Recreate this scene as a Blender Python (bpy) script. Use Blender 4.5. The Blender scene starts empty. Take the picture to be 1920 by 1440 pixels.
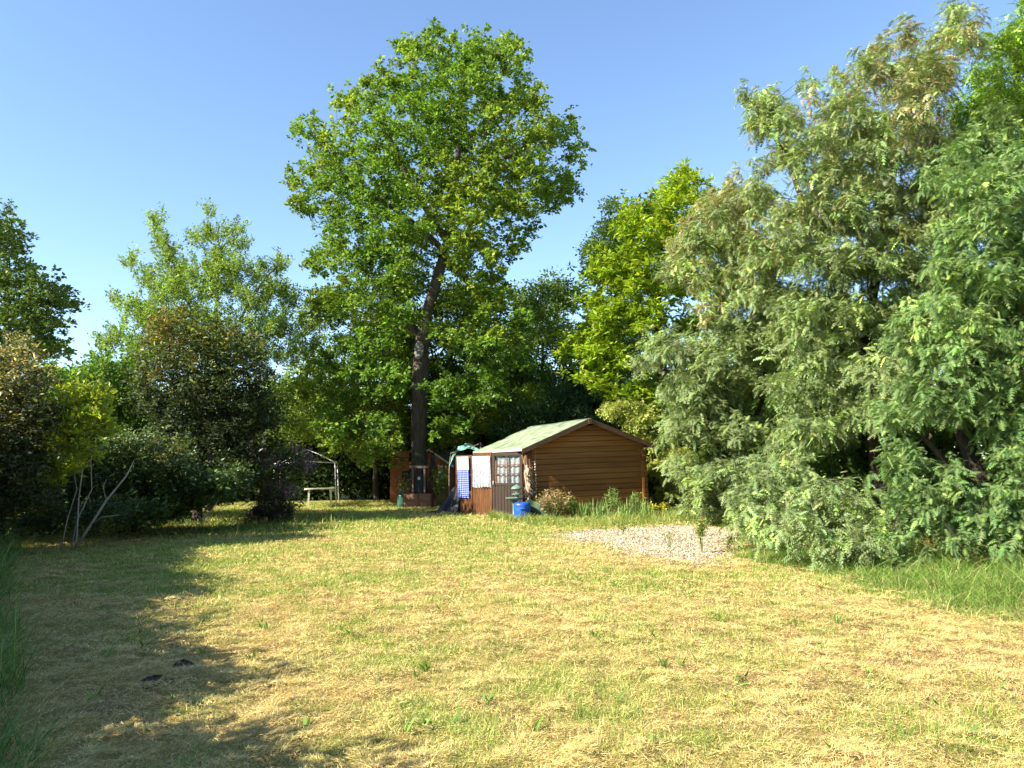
import bpy, math, random
import numpy as np
from mathutils import Euler, Matrix, Vector

R = math.radians
scene = bpy.context.scene
C = scene.collection

# ------------------------------------------------------------------ camera, sky, sun, exposure
cam_data = bpy.data.cameras.new('camera')
cam_data.sensor_width = 36.0
cam_data.lens = 27.0
cam_data.clip_start = 0.05
cam_data.clip_end = 1500.0
cam = bpy.data.objects.new('camera', cam_data)
C.objects.link(cam)
cam.matrix_world = Matrix.Translation((0, 0, 1.6)) @ Euler((R(90 + 5.9), 0, 0)).to_matrix().to_4x4() @ Matrix.Rotation(R(-0.8), 4, 'Z')
scene.camera = cam

SUN_EL = 36.0
SUN_AZ = 243.0          # compass bearing of the sun, clockwise from +Y (left of the camera, a little behind it)
sun_to = Vector((math.sin(R(SUN_AZ)) * math.cos(R(SUN_EL)), math.cos(R(SUN_AZ)) * math.cos(R(SUN_EL)), math.sin(R(SUN_EL))))
world = bpy.data.worlds.new('World')
scene.world = world
world.use_nodes = True
wn = world.node_tree.nodes
sky = wn.new('ShaderNodeTexSky')
sky.sky_type = 'NISHITA'
sky.sun_disc = False
sky.sun_elevation = R(SUN_EL)
sky.sun_rotation = R(SUN_AZ)
sky.altitude = 50
sky.air_density = 1.0
sky.dust_density = 0.15
sky.ozone_density = 3.3
wn['Background'].inputs['Strength'].default_value = 0.105
world.node_tree.links.new(sky.outputs[0], wn['Background'].inputs['Color'])

sun_data = bpy.data.lights.new('sun', 'SUN')
sun_data.energy = 5.0
sun_data.angle = R(0.53)
sun_data.color = (1.0, 0.93, 0.80)
sun = bpy.data.objects.new('sun', sun_data)
sun.rotation_euler = (-sun_to).to_track_quat('-Z', 'Y').to_euler()
sun.location = (-40, -15, 40)
C.objects.link(sun)

scene.view_settings.view_transform = 'Standard'
scene.view_settings.look = 'None'
scene.view_settings.exposure = 1.56
scene.view_settings.gamma = 1.0
scene.view_settings.use_curve_mapping = False
scene.cycles.max_bounces = 5
scene.cycles.transparent_max_bounces = 12
scene.cycles.diffuse_bounces = 2
scene.cycles.transmission_bounces = 4
scene.cycles.caustics_reflective = False
scene.cycles.caustics_refractive = False

# ------------------------------------------------------------------ materials
def new_mat(name):
    m = bpy.data.materials.new(name)
    m.use_nodes = True
    return m, m.node_tree.nodes, m.node_tree.links, m.node_tree.nodes['Principled BSDF']

def mat(name, col, rough=0.7, var=0.25, scale=8.0, stretch=(1, 1, 1), bump=0.3, bscale=None, spec=0.3, metal=0.0, rnd=0.0, col2=None):
    """plain procedural surface: two noises for tone, one for relief; rnd varies the tone from piece to piece"""
    m, n, l, b = new_mat(name)
    tc = n.new('ShaderNodeTexCoord')
    mp = n.new('ShaderNodeMapping')
    mp.inputs['Scale'].default_value = stretch
    l.new(tc.outputs['Object'], mp.inputs['Vector'])
    nz = n.new('ShaderNodeTexNoise')
    nz.inputs['Scale'].default_value = scale
    nz.inputs['Detail'].default_value = 6
    nz.inputs['Roughness'].default_value = 0.65
    l.new(mp.outputs[0], nz.inputs['Vector'])
    rp = n.new('ShaderNodeValToRGB')
    c2 = col2 if col2 else tuple(min(1, c * (1 + var)) for c in col)
    rp.color_ramp.elements[0].position = 0.3
    rp.color_ramp.elements[1].position = 0.7
    rp.color_ramp.elements[0].color = (*[c * (1 - var) for c in col], 1)
    rp.color_ramp.elements[1].color = (*c2, 1)
    l.new(nz.outputs['Fac'], rp.inputs[0])
    out = rp.outputs[0]
    if rnd:
        oi = n.new('ShaderNodeObjectInfo')
        mr = n.new('ShaderNodeMapRange')
        mr.inputs['To Min'].default_value = 1 - rnd
        mr.inputs['To Max'].default_value = 1 + rnd
        l.new(oi.outputs['Random'], mr.inputs['Value'])
        hs = n.new('ShaderNodeHueSaturation')
        l.new(mr.outputs[0], hs.inputs['Value'])
        l.new(out, hs.inputs['Color'])
        out = hs.outputs[0]
        ad = n.new('ShaderNodeVectorMath')
        ad.operation = 'ADD'
        sc = n.new('ShaderNodeMath'); sc.operation = 'MULTIPLY'; sc.inputs[1].default_value = 37.0
        l.new(oi.outputs['Random'], sc.inputs[0])
        l.new(tc.outputs['Object'], ad.inputs[0])
        l.new(sc.outputs[0], ad.inputs[1])
        l.new(ad.outputs[0], mp.inputs['Vector'])
    l.new(out, b.inputs['Base Color'])
    b.inputs['Roughness'].default_value = rough
    b.inputs['Specular IOR Level'].default_value = spec
    b.inputs['Metallic'].default_value = metal
    if bump:
        bn = n.new('ShaderNodeTexNoise')
        bn.inputs['Scale'].default_value = bscale or scale * 2
        bn.inputs['Detail'].default_value = 5
        l.new(mp.outputs[0], bn.inputs['Vector'])
        bp = n.new('ShaderNodeBump')
        bp.inputs['Strength'].default_value = bump
        bp.inputs['Distance'].default_value = 0.02
        l.new(bn.outputs['Fac'], bp.inputs['Height'])
        l.new(bp.outputs[0], b.inputs['Normal'])
    return m

def leaf_mat(name, trans=0.35, gloss=0.35, rough=0.45, warm=(1.35, 1.25, 0.45)):
    """leaf blades: colour from the mesh, some light passing through"""
    m, n, l, b = new_mat(name)
    at = n.new('ShaderNodeAttribute'); at.attribute_name = 'Col'
    l.new(at.outputs['Color'], b.inputs['Base Color'])
    b.inputs['Roughness'].default_value = rough
    b.inputs['Specular IOR Level'].default_value = gloss
    tr = n.new('ShaderNodeBsdfTranslucent')
    mx = n.new('ShaderNodeMix'); mx.data_type = 'RGBA'; mx.blend_type = 'MULTIPLY'
    mx.inputs['Factor'].default_value = 1
    l.new(at.outputs['Color'], mx.inputs[6])
    mx.inputs[7].default_value = (*warm, 1)
    l.new(mx.outputs[2], tr.inputs['Color'])
    ms = n.new('ShaderNodeMixShader')
    ms.inputs[0].default_value = trans
    l.new(b.outputs[0], ms.inputs[1]); l.new(tr.outputs[0], ms.inputs[2])
    l.new(ms.outputs[0], n['Material Output'].inputs['Surface'])
    return m

M = {}
M['bark'] = mat('bark', (0.08, 0.066, 0.052), 0.9, 0.5, 3, (4, 4, 0.8), 1.0, 14, 0.15)
M['bark_dark'] = mat('bark_dark', (0.055, 0.042, 0.032), 0.9, 0.4, 5, (3, 3, 0.8), 0.8, 14, 0.15)
M['bark_brown'] = mat('bark_brown', (0.06, 0.045, 0.034), 0.9, 0.4, 5, (3, 3, 0.8), 0.8, 14, 0.15)
M['bark_pale'] = mat('bark_pale', (0.34, 0.29, 0.23), 0.9, 0.3, 6, (2, 2, 1), 0.5, 14, 0.15)
M['leaf'] = leaf_mat('leaf', 0.38, 0.3, 0.5)
M['leaf_glossy'] = leaf_mat('leaf_glossy', 0.18, 0.6, 0.32)
M['leaf_soft'] = leaf_mat('leaf_soft', 0.32, 0.2, 0.6, (1.2, 1.2, 0.6))
M['needle'] = leaf_mat('needle', 0.2, 0.2, 0.6, (1.2, 1.2, 0.5))
M['grass'] = leaf_mat('grass', 0.3, 0.25, 0.55, (1.2, 1.2, 0.5))
M['straw'] = leaf_mat('straw', 0.2, 0.2, 0.6, (1.1, 1.05, 0.8))

# ------------------------------------------------------------------ mesh helpers
def tag(o, label=None, cat=None, group=None, kind=None):
    if label: o['label'] = label
    if cat: o['category'] = cat
    if group: o['group'] = group
    if kind: o['kind'] = kind
    return o

def empty(name, loc=(0, 0, 0), rz=0.0, label=None, cat=None, group=None):
    o = bpy.data.objects.new(name, None)
    o.empty_display_size = 0.2
    o.location = loc
    o.rotation_euler = (0, 0, rz)
    C.objects.link(o)
    return tag(o, label, cat, group)

def link(name, me, m, parent=None, smooth=False):
    if m is not None:
        me.materials.append(m)
    o = bpy.data.objects.new(name, me)
    C.objects.link(o)
    if parent is not None:
        o.parent = parent
    if smooth:
        me.polygons.foreach_set('use_smooth', np.ones(len(me.polygons), bool))
    return o

def fast(name, V, F, m, parent=None, col=None, smooth=False):
    """one mesh from numpy arrays; F is (n, k), or a list of such arrays"""
    Fs = F if isinstance(F, list) else [F]
    V = np.asarray(V, np.float32)
    me = bpy.data.meshes.new(name)
    me.vertices.add(len(V))
    me.vertices.foreach_set('co', V.ravel())
    idx = np.concatenate([f.ravel() for f in Fs]).astype(np.int32)
    tot = np.concatenate([np.full(len(f), f.shape[1]) for f in Fs]).astype(np.int32)
    st = np.concatenate([[0], np.cumsum(tot)[:-1]]).astype(np.int32)
    me.loops.add(len(idx))
    me.loops.foreach_set('vertex_index', idx)
    me.polygons.add(len(tot))
    me.polygons.foreach_set('loop_start', st)
    if col is not None:
        c = np.ones((len(V), 4), np.float32)
        c[:, :3] = col
        a = me.attributes.new('Col', 'FLOAT_COLOR', 'POINT')
        a.data.foreach_set('color', c.ravel())
    me.update(calc_edges=True)
    return link(name, me, m, parent, smooth)

class MB:
    """collects boxes, bars, tubes and lathes; build() links them as one mesh"""
    def __init__(s):
        s.v = []; s.f = []
    def add(s, v, f):
        k = len(s.v)
        s.v += [tuple(p) for p in v]
        s.f += [tuple(i + k for i in q) for q in f]
        return s
    def box(s, x0, x1, y0, y1, z0, z1, bev=0.0):
        if bev <= 0:
            v = [(x, y, z) for z in (z0, z1) for y in (y0, y1) for x in (x0, x1)]
            return s.add(v, [(0, 2, 3, 1), (4, 5, 7, 6), (0, 1, 5, 4), (2, 6, 7, 3), (0, 4, 6, 2), (1, 3, 7, 5)])
        b = min(bev, (x1 - x0) * .45, (y1 - y0) * .45, (z1 - z0) * .45)
        v = []
        def corner(ix, iy, iz):
            x = (x0, x1)[ix]; y = (y0, y1)[iy]; z = (z0, z1)[iz]
            dx = (b, -b)[ix]; dy = (b, -b)[iy]; dz = (b, -b)[iz]
            return [(x, y + dy, z + dz), (x + dx, y, z + dz), (x + dx, y + dy, z)]
        ids = {}
        for ix in (0, 1):
            for iy in (0, 1):
                for iz in (0, 1):
                    ids[ix, iy, iz] = len(v)
                    v += corner(ix, iy, iz)
        I = lambda a, k: ids[a] + k
        f = []
        for ix in (0, 1):
            q = [I((ix, 0, 0), 0), I((ix, 1, 0), 0), I((ix, 1, 1), 0), I((ix, 0, 1), 0)]
            f.append(q if ix else q[::-1])
            q = [I((0, ix, 0), 1), I((1, ix, 0), 1), I((1, ix, 1), 1), I((0, ix, 1), 1)]
            f.append(q if not ix else q[::-1])
            q = [I((0, 0, ix), 2), I((1, 0, ix), 2), I((1, 1, ix), 2), I((0, 1, ix), 2)]
            f.append(q if ix else q[::-1])
        for a in (0, 1):
            for c in (0, 1):
                f.append([I((0, a, c), 1), I((1, a, c), 1), I((1, a, c), 2), I((0, a, c), 2)])
                f.append([I((a, 0, c), 0), I((a, 1, c), 0), I((a, 1, c), 2), I((a, 0, c), 2)])
                f.append([I((a, c, 0), 0), I((a, c, 1), 0), I((a, c, 1), 1), I((a, c, 0), 1)])
        for k in ids:
            f.append([I(k, 0), I(k, 1), I(k, 2)])
        return s.add(v, f)
    def tube(s, pts, r, n=8, cap=True):
        pts = [Vector(p) for p in pts]
        rs = r if isinstance(r, (list, tuple)) else [r] * len(pts)
        v = []; f = []
        for i, p in enumerate(pts):
            t = (pts[min(i + 1, len(pts) - 1)] - pts[max(i - 1, 0)]).normalized()
            a = t.cross(Vector((0.13, 0.31, 1)) if abs(t.z) < .95 else Vector((1, 0.1, 0))).normalized()
            b = t.cross(a)
            v += [p + (a * math.cos(2 * math.pi * k / n) + b * math.sin(2 * math.pi * k / n)) * rs[i] for k in range(n)]
        for i in range(len(pts) - 1):
            for k in range(n):
                f.append((i * n + k, i * n + (k + 1) % n, (i + 1) * n + (k + 1) % n, (i + 1) * n + k))
        if cap:
            f.append(tuple(range(n))[::-1]); f.append(tuple((len(pts) - 1) * n + k for k in range(n)))
        return s.add(v, f)
    def lathe(s, prof, n=20, c=(0, 0, 0)):
        v = []; f = []
        for r, z in prof:
            v += [(c[0] + r * math.cos(2 * math.pi * k / n), c[1] + r * math.sin(2 * math.pi * k / n), c[2] + z) for k in range(n)]
        for i in range(len(prof) - 1):
            for k in range(n):
                f.append((i * n + k, i * n + (k + 1) % n, (i + 1) * n + (k + 1) % n, (i + 1) * n + k))
        f.append(tuple(range(n))[::-1]); f.append(tuple((len(prof) - 1) * n + k for k in range(n)))
        return s.add(v, f)
    def prism(s, poly, y0, y1):
        """polygon in x, z pushed along y"""
        n = len(poly)
        v = [(x, y0, z) for x, z in poly] + [(x, y1, z) for x, z in poly]
        f = [tuple(range(n)), tuple(range(n, 2 * n))[::-1]] + [(i, i + n, (i + 1) % n + n, (i + 1) % n) for i in range(n)]
        return s.add(v, f)
    def grid(s, fn, nu, nv):
        v = [fn(i / nu, j / nv) for j in range(nv + 1) for i in range(nu + 1)]
        f = [(j * (nu + 1) + i, j * (nu + 1) + i + 1, (j + 1) * (nu + 1) + i + 1, (j + 1) * (nu + 1) + i) for j in range(nv) for i in range(nu)]
        return s.add(v, f)
    def build(s, name, m, parent=None, smooth=False):
        me = bpy.data.meshes.new(name)
        me.from_pydata(s.v, [], s.f)
        me.update()
        return link(name, me, m, parent, smooth)

def thicken(o, t, off=0.0):
    md = o.modifiers.new('solid', 'SOLIDIFY'); md.thickness = t; md.offset = off
    return o

def nrm(a):
    return a / np.maximum(np.linalg.norm(a, axis=-1, keepdims=True), 1e-9)

# value noise on the plane, for the lawn's patches
_h = np.random.default_rng(77).random((256, 256))
def vnoise(x, y, s, seed=0):
    x = x * s + seed * 17.3; y = y * s + seed * 9.1
    xi = np.floor(x).astype(int); yi = np.floor(y).astype(int)
    fx = x - xi; fy = y - yi
    fx = fx * fx * (3 - 2 * fx); fy = fy * fy * (3 - 2 * fy)
    g = lambda a, b: _h[a % 256, b % 256]
    return (g(xi, yi) * (1 - fx) + g(xi + 1, yi) * fx) * (1 - fy) + (g(xi, yi + 1) * (1 - fx) + g(xi + 1, yi + 1) * fx) * fy
def fbm(x, y, s, seed=0, o=4):
    v = 0; a = 0.5; t = 0
    for i in range(o):
        v = v + a * vnoise(x, y, s * 2 ** i, seed + i); t += a; a *= 0.55
    return v / t

# ------------------------------------------------------------------ ground
def border_right(y):            # where the long grass under the wattles begins
    return np.interp(y, [0, 4, 7.7, 8.4, 9.45, 11.6, 14.1, 17.2, 20, 24, 30], [6.2, 5.4, 4.96, 4.74, 4.39, 4.23, 4.0, 4.9, 5.0, 5.4, 5.8])
def border_left(y):             # where the long grass along the left hedge begins
    return np.interp(y, [-6, 3, 5.1, 8.5, 15, 22, 27, 34], [2.6, -2.15, -3.35, -5.75, -9.9, -12.0, -13.0, -14])
GRAVEL = np.array([(0.7, 17.2), (1.5, 18.3), (2.5, 18.95), (3.6, 19.3), (4.4, 19.3), (4.95, 18.6), (4.85, 16.9), (4.3, 15.2), (3.75, 13.5), (3.2, 12.7), (2.6, 12.5), (2.3, 13.2), (2.0, 14.0), (1.6, 15.6)])
def gravel_in(x, y, jitter=0.0):
    """signed measure: > 0 inside the gravel patch"""
    inside = np.zeros(np.shape(x), bool)
    dmin = np.full(np.shape(x), 1e9)
    n = len(GRAVEL)
    for i in range(n):
        x1, y1 = GRAVEL[i]; x2, y2 = GRAVEL[(i + 1) % n]
        c = ((y1 > y) != (y2 > y)) & (x < (x2 - x1) * (y - y1) / (y2 - y1 + 1e-9) + x1)
        inside ^= c
        t = np.clip(((x - x1) * (x2 - x1) + (y - y1) * (y2 - y1)) / ((x2 - x1) ** 2 + (y2 - y1) ** 2), 0, 1)
        dmin = np.minimum(dmin, np.hypot(x - x1 - t * (x2 - x1), y - y1 - t * (y2 - y1)))
    return np.where(inside, dmin, -dmin) + (fbm(x, y, 1.6, 31) - 0.5) * 1.1

def ground_z(x, y):
    return (fbm(x, y, 0.35, 3) - 0.5) * 0.10 + (fbm(x, y, 2.2, 5) - 0.5) * 0.035

def thatch(x, y):
    """little heaps of matted clippings"""
    return np.clip(fbm(x, y, 5.5, 91, 3) - 0.42, 0, 1) * 0.14
def greenness(x, y):
    """0 = dry mown straw, 1 = living grass"""
    g = fbm(x, y, 0.45, 11, 4) * 0.9 + fbm(x, y, 2.6, 12, 3) * 1.0 - 0.66
    g = g + np.interp(y, [3, 5, 7, 9, 12, 16, 22, 30], [-0.14, -0.10, -0.03, 0.02, 0.08, 0.15, 0.22, 0.2])
    # the dry raked strip in front of the right verge and round the gravel
    d = border_right(y) - x
    g = g - 0.30 * np.exp(-((d - 0.9) / 0.8) ** 2) * np.interp(y, [5, 7, 14, 16], [0.4, 1, 1, 0])
    g = g - 0.25 * np.exp(-((gravel_in(x, y) + 0.45) / 0.5) ** 2) * (y < 16.5)
    # worn, shaded strip at the left
    dl = x - border_left(y)
    g = g - 0.12 * np.exp(-((dl - 1.0) / 0.9) ** 2)
    return np.clip(0.30 + (g - 0.30) * 1.25, 0, 1)

STRAW = np.array([0.60, 0.44, 0.155]); STRAW2 = np.array([0.71, 0.57, 0.245]); GREEN = np.array([0.27, 0.35, 0.05]); SOIL = np.array([0.20, 0.13, 0.07])
xs = np.concatenate([np.linspace(-130, -16, 40)[:-1], np.linspace(-16, -6, 50)[:-1], np.linspace(-6, 7, 110)[:-1], np.linspace(7, 14, 30)[:-1], np.linspace(14, 130, 40)])
ys = np.concatenate([np.linspace(-60, 1, 20)[:-1], np.linspace(1, 14, 110)[:-1], np.linspace(14, 36, 70)[:-1], np.linspace(36, 260, 40)])
GX, GY = np.meshgrid(xs, ys)
GZ = ground_z(GX, GY)
gr = greenness(GX, GY)[..., None]
nz1 = fbm(GX, GY, 5.0, 21, 3)[..., None]
gc = (SOIL * 0.45 + STRAW * 0.55) * (1 - gr) + (GREEN * 0.7 + SOIL * 0.2) * gr
gc = gc * (0.7 + 0.6 * nz1)
gv = np.stack([GX, GY, GZ], -1).reshape(-1, 3)
nxx = len(xs); nyy = len(ys)
ii = (np.arange(nyy - 1)[:, None] * nxx + np.arange(nxx - 1)[None, :]).ravel()
gf = np.stack([ii, ii + 1, ii + nxx + 1, ii + nxx], 1)
m, n, l, b = new_mat('lawn_soil')
at_ = n.new('ShaderNodeAttribute'); at_.attribute_name = 'Col'
nzt = n.new('ShaderNodeTexNoise'); nzt.inputs['Scale'].default_value = 60; nzt.inputs['Detail'].default_value = 5; nzt.inputs['Roughness'].default_value = 0.7
tcn = n.new('ShaderNodeTexCoord'); l.new(tcn.outputs['Object'], nzt.inputs['Vector'])
mr = n.new('ShaderNodeMapRange'); mr.inputs['From Min'].default_value = 0.3; mr.inputs['From Max'].default_value = 0.7; mr.inputs['To Min'].default_value = 0.6; mr.inputs['To Max'].default_value = 1.3
l.new(nzt.outputs['Fac'], mr.inputs['Value'])
vm = n.new('ShaderNodeVectorMath'); vm.operation = 'SCALE'
l.new(at_.outputs['Color'], vm.inputs[0]); l.new(mr.outputs[0], vm.inputs['Scale'])
l.new(vm.outputs[0], b.inputs['Base Color'])
b.inputs['Roughness'].default_value = 0.95; b.inputs['Specular IOR Level'].default_value = 0.1
bp = n.new('ShaderNodeBump'); bp.inputs['Strength'].default_value = 0.8; bp.inputs['Distance'].default_value = 0.03
l.new(nzt.outputs['Fac'], bp.inputs['Height']); l.new(bp.outputs[0], b.inputs['Normal'])
ground = fast('ground', gv, gf, m, None, gc.reshape(-1, 3), True)
tag(ground, 'mown lawn of dry straw and green patches', None, None, 'structure')

# ------------------------------------------------------------------ trees
def tubes_np(A, B, ra, rb, n):
    """tapered tubes for many segments at once"""
    t = nrm(B - A)
    ref = np.where(np.abs(t[:, 2:3]) < 0.9, np.array([[0, 0, 1.0]]), np.array([[1.0, 0, 0]]))
    a = nrm(np.cross(t, ref)); b_ = np.cross(t, a)
    k = 2 * np.pi * np.arange(n) / n
    ring = a[:, None, :] * np.cos(k)[None, :, None] + b_[:, None, :] * np.sin(k)[None, :, None]
    V = np.concatenate([A[:, None] + ring * ra[:, None, None], B[:, None] + ring * rb[:, None, None]], 1)   # (m, 2n, 3)
    base = np.arange(len(A))[:, None] * 2 * n
    j = np.arange(n); j2 = (j + 1) % n
    F = np.stack([base + j, base + j2, base + n + j2, base + n + j], -1).reshape(-1, 4)
    return V.reshape(-1, 3), F

def skeleton(rng, trunks, att, up=0.6, seg=0.45, wob=0.06, exp=2.3, tip=0.006, arch=0.10):
    """trunk polylines (x, y, z, r), then every attractor joins the nearest limb"""
    cap = 200000
    P = np.zeros((cap, 3)); par = np.full(cap, -1); L = np.zeros(cap); fix = np.zeros(cap)
    n = 0
    for tr in trunks:
        tr = np.array(tr, float)
        prev = -1
        if n and len(tr) > 1:       # a limb given by hand leaves the nearest trunk node
            d = np.linalg.norm(P[:n] - tr[0, :3], axis=1)
            if d.min() < 0.5: prev = int(d.argmin())
        for i in range(len(tr) - 1):
            k = max(1, int(np.linalg.norm(tr[i + 1, :3] - tr[i, :3]) / 0.4))
            for j in range(k):
                q = tr[i] + (tr[i + 1] - tr[i]) * j / k
                P[n] = q[:3] + (rng.normal(0, .02, 3) if n else 0); fix[n] = q[3]; par[n] = prev
                L[n] = 0 if prev < 0 else L[prev] + np.linalg.norm(P[n] - P[prev])
                prev = n; n += 1
        P[n] = tr[-1, :3]; fix[n] = tr[-1, 3]; par[n] = prev; L[n] = L[prev] + 0.4; n += 1
    n0 = n
    d0 = np.min(np.linalg.norm(att[:, None] - P[None, :n0], axis=2), 1)
    tips = np.zeros(len(att), int); odir = np.zeros((len(att), 3))
    for a in np.argsort(d0):
        q = att[a]
        dv = P[:n] - q
        dist = np.sqrt((dv ** 2).sum(1))
        cost = dist + up * np.maximum(0, dv[:, 2] + 0.15 * dist) + 0.12 * L[:n] + (P[:n, 2] < 0.9) * 3.0
        j = int(cost.argmin())
        k = max(1, int(dist[j] / seg))
        A = P[j].copy()
        w = rng.normal(0, wob, 3) * dist[j]
        prev = j
        for i in range(1, k + 1):
            t = i / k
            P[n] = A + (q - A) * t + w * math.sin(math.pi * t) + np.array([0, 0, arch]) * dist[j] * math.sin(math.pi * t)
            par[n] = prev; L[n] = L[prev] + dist[j] / k; prev = n; n += 1
        tips[a] = n - 1
        odir[a] = P[n - 1] - P[par[n - 1]]
    rad = np.full(n, 0.0)
    acc = np.zeros(n)
    for i in range(n - 1, -1, -1):
        r_ = acc[i] ** (1 / exp) if acc[i] > 0 else tip
        rad[i] = fix[i] if i < n0 else r_
        if par[i] >= 0: acc[par[i]] += rad[i] ** exp if i >= n0 else 0
    for i in range(n0, n):
        rad[i] = min(rad[i], rad[par[i]] * 0.8)
    return P[:n], par[:n], rad, nrm(odir), n0

def chain_tube(pts, rs, n=16, rough=0.07, seed=0):
    """one smooth tapering trunk through many points, its bark a little uneven"""
    rg = np.random.default_rng(seed)
    pts = np.array(pts); rs = np.array(rs)
    V = []
    a = np.array([1.0, 0, 0])
    ph = rg.uniform(0, 6.28, 6)
    for i in range(len(pts)):
        t = nrm(pts[min(i + 1, len(pts) - 1)] - pts[max(i - 1, 0)])
        a = nrm(a - t * (a @ t)); b_ = np.cross(t, a)
        k = 2 * np.pi * np.arange(n) / n
        z = pts[i, 2]
        r_ = rs[i] * (1 + rough * (np.sin(3 * k + ph[0] + z * .7) * .6 + np.sin(5 * k + ph[1] - z * 1.1) * .5 + np.sin(2 * k + ph[2] + z * 2.3) * .5 + rg.normal(0, .35, n)))
        V.append(pts[i] + (a[None] * np.cos(k)[:, None] + b_[None] * np.sin(k)[:, None]) * r_[:, None])
    j = np.arange(n); j2 = (j + 1) % n
    F = np.concatenate([np.stack([i * n + j, i * n + j2, (i + 1) * n + j2, (i + 1) * n + j], 1) for i in range(len(pts) - 1)])
    return np.concatenate(V), F

def limbs(name, P, par, rad, m, parent, thin=0.0, n0=0):
    """one mesh for every stem that leaves the ground by itself"""
    rid = np.arange(len(P))
    for i in range(len(P)):
        if par[i] >= 0: rid[i] = rid[par[i]]
    for r0 in np.unique(rid):
        c = np.where((par >= 0) & (rid == r0))[0]
        Vs = []; Fs = []; off = 0
        ch = c[c < n0]
        run = []
        for i in list(ch) + [-1]:
            if run and (i < 0 or par[i] != run[-1]):
                V, F = chain_tube(P[run], rad[run], 18 if rad[run].max() > .2 else 9, 0.07, int(run[0]))
                Vs.append(V); Fs.append(F + off); off += len(V); run = []
            if i >= 0:
                if not run: run = [par[i]]
                run.append(i)
        if len(ch): rad[ch] = rad[ch]
        c = c[c >= n0]
        for lo, hi, k in ((0.09, 9, 12), (0.025, 0.09, 6), (thin, 0.025, 3)):
            s = c[(rad[c] > lo) & (rad[c] <= hi)] if lo else c[rad[c] <= hi]
            if not len(s): continue
            pr = par[s]
            ra = np.minimum(rad[pr], rad[s] * 1.5)
            V, F = tubes_np(P[pr], P[s] + (P[s] - P[pr]) * 0.04, ra, rad[s], k)
            Vs.append(V); Fs.append(F + off); off += len(V)
        if Vs: fast(name, np.concatenate(Vs), np.concatenate(Fs), m, parent, None, True)

def sample_lobes(rng, lobes, dens, squash=0.85):
    pts = []; li = []
    for k, (x, y, z, r) in enumerate(lobes):
        n = max(2, int(dens * r * r + 1.5))
        d = nrm(rng.normal(0, 1, (n, 3)))
        q = d * (r * rng.random((n, 1)) ** 0.45) * np.array([1, 1, squash])
        pts.append(np.array([x, y, z]) + q); li += [k] * n
    p = np.concatenate(pts)
    ok = p[:, 2] > 0.12
    return p[ok], np.array(li)[ok]

def leaves_np(rng, p, d, nref, L, W, fold):
    """folded four-cornered leaf blades"""
    s = nrm(np.cross(d, nref)); nn = np.cross(s, d)
    L = L[:, None]; W = W[:, None]
    mid = p + d * L * 0.45
    V = np.stack([p, mid + s * W * .5 + nn * W * fold, p + d * L - nn * W * fold * 0.6, mid - s * W * .5 + nn * W * fold], 1)
    F = np.arange(len(p) * 4).reshape(-1, 4)
    return V.reshape(-1, 3), F

def fronds_np(rng, p, d, L, W, droop, pairs):
    """feathery leaves: a drooping midrib with narrow side blades"""
    N = len(p)
    s = nrm(np.cross(d, np.array([0, 0, 1.0]) + rng.normal(0, .35, (N, 3))))
    V = np.zeros((N, pairs * 2, 3, 3))
    dn = np.array([0, 0, -1.0])
    Lc = L[:, None]
    def rp(t): return p + d * Lc * t + dn * (droop[:, None] * Lc * t * t)
    for i in range(pairs):
        t = 0.12 + 0.8 * i / (pairs - 1)
        h = 0.42 / pairs
        a = rp(t - h); c = rp(t + h)
        tan = nrm(rp(t + .05) - rp(t - .05))
        w = W[:, None] * math.sin(math.pi * (0.22 + 0.70 * t))
        for k, sd in enumerate((1, -1)):
            tipv = rp(t) + s * sd * w + tan * w * 0.55 + dn * w * (0.25 + 0.2 * rng.random((N, 1)))
            V[:, i * 2 + k, 0] = a; V[:, i * 2 + k, 1] = c; V[:, i * 2 + k, 2] = tipv
    F = np.arange(N * pairs * 6).reshape(-1, 3)
    return V.reshape(-1, 3), F

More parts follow.
